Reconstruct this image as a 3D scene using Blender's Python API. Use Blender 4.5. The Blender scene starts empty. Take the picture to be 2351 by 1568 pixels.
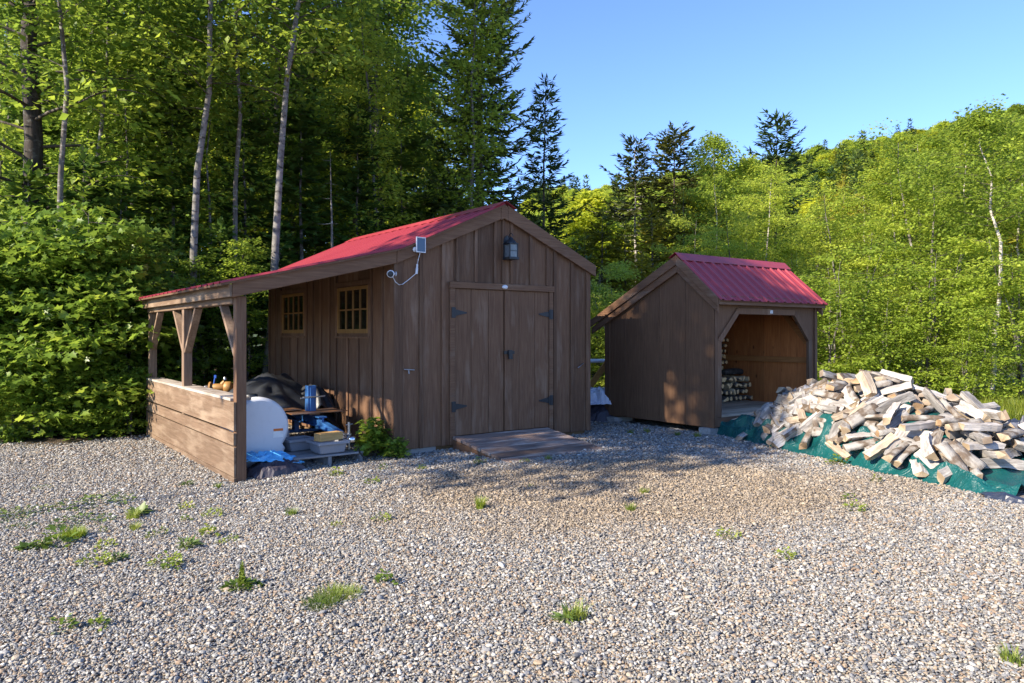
import bpy, bmesh, math, random
import numpy as np
from mathutils import Vector, Matrix, Quaternion, Euler

SC = bpy.context.scene
COL = SC.collection
HCAM = 1.4
FPX, CXP, HYP = 1693.0, 1175.5, 765.0      # focal length and centre of the view on a 2351 px wide sheet
RZ = math.atan2(.597, .802)                # both sheds stand turned by this angle
U = Vector((.802, .597, 0)); V = Vector((-.597, .802, 0))
A0 = Vector((-1.3433, 8.47, 0))            # near corner of the big shed
C0 = Vector((2.7683, 10.09, 0))            # near corner of the wood shed

def gz(x, y):
    """height of the gravel lot"""
    s = (x + 2.72) * .802 + (y - 7.44) * .597
    z = -.105 + .105 * (1 - math.exp(-s / 1.2)) if s > 0 else -.105 + .012 * max(s, -6)
    return z
def at(px, depth):
    return (px - CXP) / FPX * depth, depth
def W1(s, t, z=0):
    p = A0 + U * s + V * t
    return Vector((p.x, p.y, z))
def W2(s, t, z=0):
    p = C0 + U * s + V * t
    return Vector((p.x, p.y, z))

# ------------------------------------------------------------------ objects
def tag(o, label=None, cat=None, group=None, kind=None):
    if label: o['label'] = label
    if cat: o['category'] = cat
    if group: o['group'] = group
    if kind: o['kind'] = kind
    return o
def empty(name, loc=(0, 0, 0), rz=0, label=None, cat=None, group=None):
    o = bpy.data.objects.new(name, None); COL.objects.link(o)
    o.location = loc; o.rotation_euler = (0, 0, rz); o.empty_display_size = .1
    return tag(o, label, cat, group)
class MB:
    def __init__(s):
        s.v = []; s.f = []; s.m = []; s.sm = []
    def add(s, vs, fs, mi=0, smooth=False):
        b = len(s.v); s.v += [tuple(p) for p in vs]
        for f in fs:
            s.f.append(tuple(b + i for i in f)); s.m.append(mi); s.sm.append(smooth)
    def box(s, x0, x1, y0, y1, z0, z1, mi=0):
        vs = [(x, y, z) for z in (z0, z1) for x, y in ((x0, y0), (x1, y0), (x1, y1), (x0, y1))]
        s.add(vs, [(3, 2, 1, 0), (4, 5, 6, 7), (0, 1, 5, 4), (1, 2, 6, 5), (2, 3, 7, 6), (3, 0, 4, 7)], mi)
    def prism(s, poly, d0, d1, axis='y', mi=0):
        """poly in the plane across axis, pushed from d0 to d1"""
        n = len(poly)
        def P(a, b, d):
            return (a, d, b) if axis == 'y' else ((d, a, b) if axis == 'x' else (a, b, d))
        vs = [P(a, b, d0) for a, b in poly] + [P(a, b, d1) for a, b in poly]
        s.add(vs, [tuple(range(n)), tuple(range(2 * n - 1, n - 1, -1))] + [(i, n + i, n + (i + 1) % n, (i + 1) % n) for i in range(n)], mi)
    def beam(s, p, q, w, h, up=(0, 0, 1), mi=0):
        p = Vector(p); q = Vector(q); d = (q - p).normalized(); u = Vector(up)
        r = d.cross(u).normalized(); u = r.cross(d)
        vs = [c + r * a * w / 2 + u * b * h / 2 for c in (p, q) for a, b in ((-1, -1), (1, -1), (1, 1), (-1, 1))]
        s.add(vs, [(3, 2, 1, 0), (4, 5, 6, 7), (0, 1, 5, 4), (1, 2, 6, 5), (2, 3, 7, 6), (3, 0, 4, 7)], mi)
    def tube(s, pts, rad, n=8, mi=0, cap=True, smooth=True):
        pts = [Vector(p) for p in pts]
        if not hasattr(rad, '__len__'): rad = [rad] * len(pts)
        rings = []; ref = Vector((.31, .17, .93))
        for i, p in enumerate(pts):
            d = (pts[min(i + 1, len(pts) - 1)] - pts[max(i - 1, 0)]).normalized()
            if abs(d.dot(ref)) > .97: ref = Vector((.9, .3, .1))
            a = d.cross(ref).normalized(); b = d.cross(a); ref = b.cross(d) if False else ref
            rings.append([p + (a * math.cos(2 * math.pi * j / n) + b * math.sin(2 * math.pi * j / n)) * rad[i] for j in range(n)])
        vs = [v for r in rings for v in r]
        fs = [(i * n + j, i * n + (j + 1) % n, (i + 1) * n + (j + 1) % n, (i + 1) * n + j) for i in range(len(pts) - 1) for j in range(n)]
        s.add(vs, fs, mi, smooth)
        if cap:
            s.add(rings[0], [tuple(range(n))[::-1]], mi); s.add(rings[-1], [tuple(range(n))], mi)
    def lathe(s, prof, n=24, mi=0, axis='z', o=(0, 0, 0), smooth=True):
        o = Vector(o)
        def P(r, a, h):
            c, q = r * math.cos(a), r * math.sin(a)
            return o + (Vector((c, q, h)) if axis == 'z' else (Vector((c, -h, q)) if axis == 'y' else Vector((h, c, q))))
        vs = [P(r, 2 * math.pi * j / n, h) for r, h in prof for j in range(n)]
        fs = [(i * n + j, i * n + (j + 1) % n, (i + 1) * n + (j + 1) % n, (i + 1) * n + j) for i in range(len(prof) - 1) for j in range(n)]
        s.add(vs, fs, mi, smooth)
        s.add(vs[:n], [tuple(range(n))[::-1]], mi); s.add(vs[-n:], [tuple(range(n))], mi)
    def build(s, name, mats, parent=None, bevel=0, loc=None):
        me = bpy.data.meshes.new(name); me.from_pydata(s.v, [], s.f)
        for m in (mats if isinstance(mats, (list, tuple)) else [mats]): me.materials.append(m)
        me.polygons.foreach_set('material_index', s.m); me.polygons.foreach_set('use_smooth', s.sm)
        bm = bmesh.new(); bm.from_mesh(me); bmesh.ops.recalc_face_normals(bm, faces=bm.faces); bm.to_mesh(me); bm.free()
        me.update()
        o = bpy.data.objects.new(name, me); COL.objects.link(o)
        if parent: o.parent = parent
        if loc: o.location = loc
        if bevel:
            b = o.modifiers.new('b', 'BEVEL'); b.width = bevel; b.segments = 1; b.limit_method = 'ANGLE'
        return o

# ------------------------------------------------------------------ materials
class NT:
    def __init__(s, name):
        s.mat = bpy.data.materials.new(name); s.mat.use_nodes = True
        s.n = s.mat.node_tree.nodes; s.l = s.mat.node_tree.links
        s.p = s.n['Principled BSDF']; s.out = s.n['Material Output']
    def new(s, t, **kw):
        n = s.n.new('ShaderNode' + t)
        for k, v in kw.items():
            if k in n.inputs: s.set(n.inputs[k], v)
            else: setattr(n, k, v)
        return n
    def set(s, sock, v):
        if isinstance(v, bpy.types.NodeSocket): s.l.new(v, sock)
        elif isinstance(v, bpy.types.Node): s.l.new(v.outputs[0], sock)
        else: sock.default_value = v
    def ramp(s, fac, stops, interp='LINEAR'):
        r = s.n.new('ShaderNodeValToRGB'); s.set(r.inputs[0], fac); e = r.color_ramp.elements
        r.color_ramp.interpolation = interp
        while len(e) < len(stops): e.new(.5)
        for i, (p, c) in enumerate(stops):
            e[i].position = p; e[i].color = (c[0], c[1], c[2], 1) if hasattr(c, '__len__') else (c, c, c, 1)
        return r
    def mix(s, fac, a, b, mode='MIX'):
        m = s.n.new('ShaderNodeMix'); m.data_type = 'RGBA'; m.blend_type = mode
        s.set(m.inputs[0], fac)
        for i, c in ((6, a), (7, b)):
            s.set(m.inputs[i], (c[0], c[1], c[2], 1) if isinstance(c, tuple) else c)
        return m.outputs[2]
    def math(s, op, a, b=0.0):
        m = s.n.new('ShaderNodeMath'); m.operation = op; s.set(m.inputs[0], a); s.set(m.inputs[1], b); return m.outputs[0]
    def noise(s, vec, scale, detail=4, rough=.55, dist=0, dim='3D'):
        n = s.n.new('ShaderNodeTexNoise'); s.set(n.inputs['Vector'], vec)
        n.inputs['Scale'].default_value = scale; n.inputs['Detail'].default_value = detail
        n.inputs['Roughness'].default_value = rough; n.inputs['Distortion'].default_value = dist
        return n
    def coord(s, scale=(1, 1, 1), kind='Object'):
        t = s.n.new('ShaderNodeTexCoord'); m = s.n.new('ShaderNodeMapping'); s.l.new(t.outputs[kind], m.inputs[0])
        m.inputs['Scale'].default_value = scale; return m.outputs[0]
    def bump(s, h, strength=.3, dist=.01):
        b = s.n.new('ShaderNodeBump'); s.set(b.inputs['Height'], h); b.inputs['Strength'].default_value = strength
        b.inputs['Distance'].default_value = dist; s.l.new(b.outputs[0], s.p.inputs['Normal']); return b
    def fin(s, col=None, rough=None, metal=None, spec=None):
        if col is not None: s.set(s.p.inputs['Base Color'], (col[0], col[1], col[2], 1) if isinstance(col, tuple) else col)
        if rough is not None: s.set(s.p.inputs['Roughness'], rough)
        if metal is not None: s.p.inputs['Metallic'].default_value = metal
        if spec is not None: s.p.inputs['Specular IOR Level'].default_value = spec
        return s.mat

def plain(name, col, rough=.5, metal=0, var=.12, scale=30, bump=0, spec=.5):
    t = NT(name); v = t.coord()
    n = t.noise(v, scale, 4); n2 = t.noise(v, scale * .13, 3)
    k = t.math('MULTIPLY', t.math('ADD', n.outputs[0], n2.outputs[0]), 1.0)
    c = t.mix(t.ramp(k, [(.65, 0), (1.35 / 1.4, 1)]).outputs[0], tuple(x * (1 - var) for x in col), tuple(min(1, x * (1 + var)) for x in col))
    if bump: t.bump(n.outputs[0], bump, .004)
    return t.fin(c, rough, metal, spec)

def wood(name, dark, light, axis='z', weather=None, wcut=.62, rough=.75, island=.5, knots=0, scale=1.0, bump=.35):
    t = NT(name)
    sc = {'z': (16, 16, .8), 'y': (16, .8, 16), 'x': (.8, 16, 16)}[axis]
    sc2 = {'z': (7, 7, 1.1), 'y': (7, 1.1, 7), 'x': (1.1, 7, 7)}[axis]
    g = t.n.new('ShaderNodeNewGeometry')
    off = t.n.new('ShaderNodeVectorMath'); off.operation = 'ADD'
    cmb = t.n.new('ShaderNodeCombineXYZ')
    for i in range(3): t.l.new(t.math('MULTIPLY', g.outputs['Random Per Island'], 7.3 + 5 * i), cmb.inputs[i])
    tc = t.n.new('ShaderNodeTexCoord'); t.l.new(tc.outputs['Object'], off.inputs[0]); t.l.new(cmb.outputs[0], off.inputs[1])
    def mp(s):
        m = t.n.new('ShaderNodeMapping'); t.l.new(off.outputs[0], m.inputs[0]); m.inputs['Scale'].default_value = tuple(a * scale for a in s); return m.outputs[0]
    n1 = t.noise(mp(sc), 3.2, 7, .62, .7); n2 = t.noise(mp(sc2), 1.1, 4, .6, .4); n3 = t.noise(mp((1, 1, 1)), 2.6, 4, .6)
    c = t.mix(t.ramp(n1.outputs[0], [(.33, 0), (.68, 1)]).outputs[0], dark, light)
    c = t.mix(t.math('MULTIPLY', t.ramp(n3.outputs[0], [(.35, 0), (.7, 1)]).outputs[0], .3), c, tuple(x * .7 for x in dark))
    if weather:
        w = t.ramp(t.math('ADD', t.math('MULTIPLY', n2.outputs[0], .75), t.math('MULTIPLY', n3.outputs[0], .25)), [(wcut - .09, 0), (wcut + .07, 1)]).outputs[0]
        c = t.mix(t.math('MULTIPLY', w, .75), c, weather)
    if knots:
        vo = t.n.new('ShaderNodeTexVoronoi'); t.l.new(mp({'z': (1, 1, .45), 'y': (1, .45, 1), 'x': (.45, 1, 1)}[axis]), vo.inputs['Vector']); vo.inputs['Scale'].default_value = 6.5
        c = t.mix(t.ramp(vo.outputs['Distance'], [(.06, knots), (.13, 0)]).outputs[0], c, tuple(x * .25 for x in dark))
    hs = t.n.new('ShaderNodeHueSaturation'); t.set(hs.inputs['Color'], c)
    t.set(hs.inputs['Value'], t.math('ADD', 1 - island / 2, t.math('MULTIPLY', g.outputs['Random Per Island'], island)))
    t.bump(t.math('ADD', n1.outputs[0], t.math('MULTIPLY', n2.outputs[0], .5)), bump, .006)
    return t.fin(hs.outputs[0], rough, 0, .3)

M = {}
DK, LT = (0.104, 0.052, 0.029), (0.177, 0.099, 0.056)
M['stain_z'] = wood('dark_stained_boards_upright', DK, LT, 'z', (0.225, 0.150, 0.103), .62)
M['stain_x'] = wood('dark_stained_boards_crossways', DK, LT, 'x', (0.200, 0.138, 0.098), .64)
M['stain_y'] = wood('dark_stained_boards_lengthways', DK, LT, 'y', (0.200, 0.138, 0.098), .64)
M['side_z'] = wood('brown_stained_siding', (0.106, 0.054, 0.029), (0.168, 0.091, 0.050), 'z', (0.235, 0.138, 0.071), .72, island=.18)
M['faded_y'] = wood('faded_brown_boards', (0.113, 0.071, 0.043), (0.193, 0.127, 0.084), 'y', (0.277, 0.205, 0.144), .56, island=.3)
M['faded_z'] = wood('faded_brown_posts', (.13, .082, .054), (.22, .15, .105), 'z', (.3, .22, .16), .6)
M['cap'] = wood('grey_weathered_cap', (0.170, 0.132, 0.102), (0.306, 0.255, 0.212), 'y', (0.391, 0.348, 0.306), .5)
M['ramp'] = wood('weathered_ramp_planks', (0.122, 0.079, 0.062), (0.245, 0.178, 0.145), 'x', (0.489, 0.396, 0.335), .56, island=.75)
M['pine'] = wood('orange_pine_boards', (.34, .105, .03), (.52, .19, .06), 'z', None, island=.4, knots=.9, rough=.6)
M['pine_y'] = wood('orange_pine_rail', (.26, .10, .03), (.42, .18, .06), 'y', None, island=.3, knots=.6, rough=.6)
M['floor'] = wood('grey_plank_floor', (0.286, 0.219, 0.149), (0.494, 0.388, 0.276), 'x', (0.585, 0.500, 0.380), .55)
M['lumber'] = wood('fresh_yellow_lumber', (.42, .24, .08), (.58, .37, .15), 'x', None, island=.25, knots=.5)
M['window'] = wood('honey_pine_window_frame', (0.200, 0.104, 0.030), (0.296, 0.167, 0.057), 'z', None, island=.2)
M['pallet'] = wood('grey_pallet_wood', (.10, .10, .11), (.20, .20, .21), 'x', (.27, .27, .28), .55, island=.4)
M['orange_wood'] = wood('orange_timber', (.42, .20, .05), (.55, .29, .08), 'x', None)
M['brown_wood'] = wood('brown_timber', (.12, .07, .035), (.22, .14, .07), 'x', None)
M['black'] = plain('black_iron', (.018, .021, .026), .45, .3, .3, 60)
M['tin'] = plain('worn_metal', (.35, .35, .36), .35, .9)
M['chrome'] = plain('bright_zinc', (.62, .63, .65), .25, 1.0)
M['white'] = plain('white_plastic', (.62, .63, .66), .35, 0, .05, 14)
M['orange_label'] = plain('orange_label', (.62, .16, .03), .5)
M['paper'] = plain('white_label', (.72, .72, .7), .6)
M['grey_plastic'] = plain('grey_plastic', (.22, .23, .26), .5, 0, .1)
M['grey_steel'] = plain('grey_painted_steel', (.40, .41, .43), .4, .1, .1)
M['blue_label'] = plain('blue_label', (.05, .22, .45), .5)
M['blue_steel'] = plain('blue_painted_steel', (.022, .09, .25), .42, .1, .3, 12)
M['concrete'] = plain('concrete_block', (.24, .235, .23), .9, 0, .25, 50, .5)
M['tan_metal'] = plain('tan_painted_metal', (.27, .145, .045), .5, .1, .25)
M['blue_plastic'] = plain('blue_plastic', (.02, .08, .36), .4)
M['rubber'] = plain('black_rubber', (.02, .02, .02), .7)
M['silver'] = plain('silver_sheeting', (.5, .52, .6), .4, 0, .15, 12, .4)
M['dark_bag'] = plain('dark_sack', (.035, .03, .04), .5, 0, .3, 14, .4)
M['blue_bag'] = plain('light_blue_sheeting', (.10, .38, .68), .38, 0, .12, 9, .3)
M['black_tarp'] = plain('black_tarpaulin', (.028, .031, .037), .36, 0, .25, 7, .2)

t = NT('rusty_plate'); v = t.coord(); n = t.noise(v, 9, 6, .65)
M['rust'] = t.fin(t.mix(t.ramp(n.outputs[0], [(.38, 0), (.62, 1)]).outputs[0], (.17, .13, .11), (.34, .15, .06)), .5, .4)
t = NT('red_metal_roofing'); v = t.coord(); n = t.noise(v, 1.3, 5); n2 = t.noise(v, 45, 3)
M['red'] = t.fin(t.mix(t.math('MULTIPLY', t.math('ADD', n.outputs[0], n2.outputs[0]), .5), (.24, .022, .033), (.37, .052, .064)), t.math('ADD', .34, t.math('MULTIPLY', n.outputs[0], .2)), 0, .5)
t = NT('dark_window_glass'); M['glass'] = t.fin((.012, .012, .010), .06, 0, .6)
t = NT('lantern_glass'); n = t.noise(t.coord(), 18, 3); M['lglass'] = t.fin(t.mix(n.outputs[0], (.05, .06, .07), (.20, .23, .25)), .2)
t = NT('solar_cells'); M['solar'] = t.fin((.015, .045, .11), .12, 0, .6)
t = NT('green_tarpaulin'); v = t.coord(); n = t.noise(v, 6, 5); wv = t.noise(t.coord((1, 1, 1)), 160, 2)
cr = t.noise(v, 5, 3, .6, 1.2); cr2 = t.noise(v, 13, 3, .6, 1.5)
rg = lambda q: t.math('ABSOLUTE', t.math('SUBTRACT', q.outputs[0], .5))
t.bump(t.math('ADD', t.math('ADD', t.math('MULTIPLY', rg(cr), -3.0), t.math('MULTIPLY', rg(cr2), -.8)), t.math('MULTIPLY', wv.outputs[0], .03)), .55, .03)
M['tarp'] = t.fin(t.mix(n.outputs[0], (.002, .048, .050), (.005, .088, .086)), .42, 0, .4)
t = NT('tarpaulin_underside'); v = t.coord(); n = t.noise(v, 8, 5); t.bump(n.outputs[0], .4, .012)
M['tarp_back'] = t.fin(t.mix(n.outputs[0], (.012, .017, .035), (.035, .045, .075)), .35)

def foliage(name, c0, c1, c2, trans=.35, rough=.45, spec=.4, warm=.0):
    t = NT(name)
    a = t.n.new('ShaderNodeAttribute'); a.attribute_name = 'tint'
    oi = t.n.new('ShaderNodeObjectInfo')
    f = t.math('ADD', a.outputs['Fac'], t.math('MULTIPLY', t.math('SUBTRACT', oi.outputs['Random'], .5), .62))
    c = t.ramp(f, [(.08, c0), (.5, c1), (.95, c2)]).outputs[0]
    t.fin(c, rough, 0, spec)
    tr = t.n.new('ShaderNodeBsdfTranslucent')
    hs = t.n.new('ShaderNodeHueSaturation'); t.l.new(c, hs.inputs['Color']); hs.inputs['Hue'].default_value = .485; hs.inputs['Value'].default_value = 1.5
    t.l.new(hs.outputs[0], tr.inputs[0])
    mx = t.n.new('ShaderNodeMixShader'); mx.inputs[0].default_value = trans
    t.l.new(t.p.outputs[0], mx.inputs[1]); t.l.new(tr.outputs[0], mx.inputs[2]); t.l.new(mx.outputs[0], t.out.inputs[0])
    return t.mat
M['leaf_sun'] = foliage('bright_birch_leaves', (.15, .22, .028), (.26, .35, .042), (.39, .46, .065), .48, .6, .2)
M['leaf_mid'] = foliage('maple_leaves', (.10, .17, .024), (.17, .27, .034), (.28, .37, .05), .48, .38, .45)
M['leaf_deep'] = foliage('forest_leaves', (.085, .15, .022), (.15, .24, .03), (.25, .335, .04), .52, .5, .3)  # forest leaf colour raised to stand in for light the canopy keeps out
M['leaf_lit_yellow'] = foliage('sunlit_yellow_leaves', (.22, .29, .025), (.34, .40, .035), (.44, .48, .05), .55, .55, .2)  # sun shining through the deep trees is put into this leaf colour
M['needle'] = foliage('dark_spruce_needles', (.03, .06, .018), (.062, .11, .028), (.125, .165, .035), .2, .6, .2)
M['needle_gold_lit'] = foliage('gold_lit_fir_needles', (.10, .11, .012), (.21, .205, .02), (.32, .285, .028), .28, .6, .2)  # golden sunlight on the firs is put into this needle colour
M['needle_soft'] = foliage('hemlock_needles', (.04, .085, .016), (.08, .15, .024), (.15, .22, .03), .35, .55, .3)
M['needle_olive'] = foliage('olive_spruce_needles', (.035, .05, .012), (.075, .09, .018), (.15, .15, .03), .2, .6, .2)
M['weed'] = foliage('weed_leaves', (.08, .14, .02), (.15, .22, .03), (.26, .30, .05), .4)
M['weed_yellow'] = foliage('pale_grass_blades', (.13, .20, .02), (.22, .29, .03), (.33, .36, .06), .35)
M['weed_dark'] = foliage('dark_weed_leaves', (.055, .10, .025), (.10, .17, .035), (.18, .23, .07), .35)
M['grass'] = foliage('meadow_grass', (.09, .15, .012), (.16, .21, .02), (.24, .26, .035), .35)

def bark(name, a, b, c, sc=(9, 9, 1.6)):
    t = NT(name); v = t.coord(sc); n = t.noise(v, 2.2, 6, .65, .3); n2 = t.noise(t.coord((3, 3, 7)), 2.0, 4, .6)
    col = t.mix(t.ramp(n.outputs[0], [(.35, 0), (.65, 1)]).outputs[0], a, b)
    col = t.mix(t.ramp(n2.outputs[0], [(.56, 0), (.64, 1)]).outputs[0], col, c)
    t.bump(n.outputs[0], .5, .02); return t.fin(col, .85, 0, .2)
M['bark_dark'] = bark('dark_furrowed_bark', (.022, .018, .016), (.06, .05, .045), (.09, .085, .08))
M['bark_grey'] = bark('grey_maple_bark', (.075, .065, .058), (.17, .155, .14), (.28, .27, .25))
M['bark_birch'] = bark('pale_birch_bark', (.30, .27, .24), (.52, .48, .43), (.10, .085, .075), (4, 4, 5))
M['bark_pale'] = bark('mottled_grey_birch_bark', (0.107, 0.102, 0.094), (0.221, 0.213, 0.201), (0.049, 0.045, 0.041), (4, 4, 5))
M['bark_twig'] = bark('brown_limb_bark', (.035, .028, .022), (.10, .085, .07), (.16, .14, .12))
M['bark_brown'] = bark('brown_spruce_bark', (.06, .045, .035), (.14, .11, .09), (.21, .19, .17))

# ------------------------------------------------------------------ leaf meshes
KITE = ([(0, 0, 0), (-.33, .42, .07), (.33, .42, .07), (0, 1, -.06)], [(0, 2, 3), (0, 3, 1)])
SLIM = ([(0, 0, 0), (-.11, .4, .02), (.11, .4, .02), (0, 1, -.04)], [(0, 2, 3), (0, 3, 1)])
LOBED = ([(0, .42, -.03), (0, 0, 0), (.5, .10, .05), (.27, .40, .03), (.54, .70, .02), (.2, .66, 0), (0, 1.05, -.1), (-.2, .66, 0), (-.54, .70, .02), (-.27, .40, .03), (-.5, .10, .05)],
         [(0, i, i + 1) for i in range(1, 10)] + [(0, 10, 1)])
def unit(a):
    return a / np.maximum(np.linalg.norm(a, axis=1, keepdims=True), 1e-6)
def leaf_arrays(P, D, N, S, tmpl):
    D = unit(D); B = unit(np.cross(D, N)); N = np.cross(B, D)
    tv = np.array(tmpl[0]); tf = np.array(tmpl[1]); n = len(P); k = len(tv)
    vs = P[:, None, :] + S[:, None, None] * (tv[None, :, 0:1] * B[:, None, :] + tv[None, :, 1:2] * D[:, None, :] + tv[None, :, 2:3] * N[:, None, :])
    fs = tf[None, :, :] + (np.arange(n) * k)[:, None, None]
    return vs.reshape(-1, 3), fs.reshape(-1, 3), k
def np_mesh(name, vs, fs, mat, tint=None, smooth=False):
    me = bpy.data.meshes.new(name); nf = len(fs); w = fs.shape[1]
    me.vertices.add(len(vs)); me.vertices.foreach_set('co', vs.astype(np.float32).ravel())
    me.loops.add(nf * w); me.loops.foreach_set('vertex_index', fs.astype(np.int32).ravel())
    me.polygons.add(nf); me.polygons.foreach_set('loop_start', np.arange(0, nf * w, w, dtype=np.int32))
    if tint is not None:
        a = me.attributes.new('tint', 'FLOAT', 'POINT'); a.data.foreach_set('value', tint.astype(np.float32))
    me.materials.append(mat); me.update(calc_edges=True)
    if smooth: me.polygons.foreach_set('use_smooth', np.ones(nf, bool))
    return me
def leaves_mesh(name, P, D, N, S, tint, tmpl, mat):
    vs, fs, k = leaf_arrays(P, D, N, S, tmpl)
    return np_mesh(name, vs, fs, mat, np.repeat(tint, k))

class TreeKit:
    """one kind of tree: trunk mesh and crown mesh, shared by every tree of the kind"""
    def __init__(s, name, trunk, crown): s.name, s.trunk, s.crown = name, trunk, crown
def mesh_only(mb, name, mat):
    o = mb.build(name, [mat, M['bark_twig']]); me = o.data; bpy.data.objects.remove(o); return me

def broadleaf(name, seed, H, r0, cb, R, nl, per, leaf, lmat, bmat, prof=None, stems=1, up=(15, 55), sprayR=.34, tmpl=KITE, flat=.10, wob=.25, sub=5, tilt=.42, top_r=.25):
    R_ = random.Random(seed); rng = np.random.default_rng(seed)
    prof = prof or (lambda f: math.sin(math.pi * min(1, .18 + .82 * f) ** .9) ** .7 * (1 if f < .8 else 1))
    mb = MB(); sp = []
    for st in range(stems):
        lx = R_.uniform(-.22, .22) * (st > 0 or stems > 1); ly = R_.uniform(-.22, .22) * (st > 0 or stems > 1)
        pts = []; x = y = 0
        hh = H * (1 if st == 0 else R_.uniform(.6, .95)); n = 10
        for i in range(n):
            f = i / (n - 1)
            pts.append(Vector((x + lx * f * hh, y + ly * f * hh, hh * f))); x += R_.gauss(0, wob * .22) * (hh / 10) ** .5; y += R_.gauss(0, wob * .22) * (hh / 10) ** .5
        mb.tube(pts, [r0 * (1 - (1 - top_r * .4) * i / (n - 1)) for i in range(n)], 8)
        def on(z):
            f = max(0, min(.9999, z / hh)) * (n - 1); i = int(f); return pts[i].lerp(pts[i + 1], f - i)
        az = R_.uniform(0, 6.28)
        for k in range(nl // stems):
            f = (k + R_.random()) / (nl // stems); z = cb + (hh - cb) * f ** .92
            az += 2.4 + R_.uniform(-.5, .5)
            L = R * max(.12, prof(f)) * R_.uniform(.65, 1.15)
            el = math.radians(R_.uniform(*up)) * (1 - .25 * (1 - f)); p0 = on(z); d = Vector((math.cos(az) * math.cos(el), math.sin(az) * math.cos(el), math.sin(el)))
            lp = []; dd = d.copy(); p = p0.copy(); m = 5
            for i in range(m + 1):
                lp.append(p.copy()); dd = (dd + Vector((R_.gauss(0, .12), R_.gauss(0, .12), -.05 + R_.gauss(0, .07)))).normalized(); p += dd * L / m
            rr = max(.006, r0 * .19 * (1 - .6 * f) * (L / R) ** .6)
            mb.tube(lp, [rr * (1 - .85 * i / m) for i in range(m + 1)], 5, 1, cap=False)
            tintc = R_.gauss(.5, .16)
            for j in range(sub):
                ff = .25 + .75 * (j + R_.random()) / sub; q = lp[min(m - 1, int(ff * m))].lerp(lp[min(m, int(ff * m) + 1)], ff * m % 1)
                side = 1 if j % 2 else -1
                hd = Vector((d.x, d.y, 0)).normalized(); perp = Vector((-hd.y, hd.x, 0)) * side
                sd = (hd * R_.uniform(.3, .9) + perp * R_.uniform(.5, 1.1) + Vector((0, 0, R_.uniform(-.1, .25)))).normalized()
                sl = L * .42 * (1.15 - ff * .6) * R_.uniform(.6, 1.2)
                e = q + sd * sl; mb.tube([q, q.lerp(e, .5) + Vector((0, 0, .03)), e], [rr * .4, rr * .28, .003], 3, 1, cap=False)
                for q2, w in ((q.lerp(e, .45), .8), (e, 1)):
                    sp.append((q2.x, q2.y, q2.z, sd.x, sd.y, sd.z, w, tintc + R_.gauss(0, .1)))
            q = lp[-1]; sp.append((q.x, q.y, q.z, dd.x, dd.y, dd.z, 1, tintc))
    sp = np.array(sp); n = len(sp); k = per
    idx = np.repeat(np.arange(n), k); N_ = len(idx)
    rad = sprayR * sp[idx, 6] * np.sqrt(rng.random(N_)); th = rng.random(N_) * 6.2832
    tx = rng.normal(0, .22, n)[idx]; ty = rng.normal(0, .22, n)[idx]
    ox = rad * np.cos(th); oy = rad * np.sin(th); oz = ox * tx + oy * ty - rad * .25 + rng.normal(0, flat, N_) * sprayR
    P = sp[idx, :3] + np.stack([ox, oy, oz], 1)
    D = np.stack([np.cos(th) + rng.normal(0, .5, N_), np.sin(th) + rng.normal(0, .5, N_), rng.normal(-.25, .3, N_)], 1) + sp[idx, 3:6] * .6
    Nn = np.stack([rng.normal(tx, tilt), rng.normal(ty, tilt), np.ones(N_)], 1)
    S = leaf * rng.uniform(.6, 1.25, N_)
    tint = np.clip(sp[idx, 7] + rng.normal(0, .12, N_), 0, 1)
    return TreeKit(name, mesh_only(mb, name + '_trunk', bmat), leaves_mesh(name + '_crown', P, D, unit(Nn), S, tint, tmpl, lmat))

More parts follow.
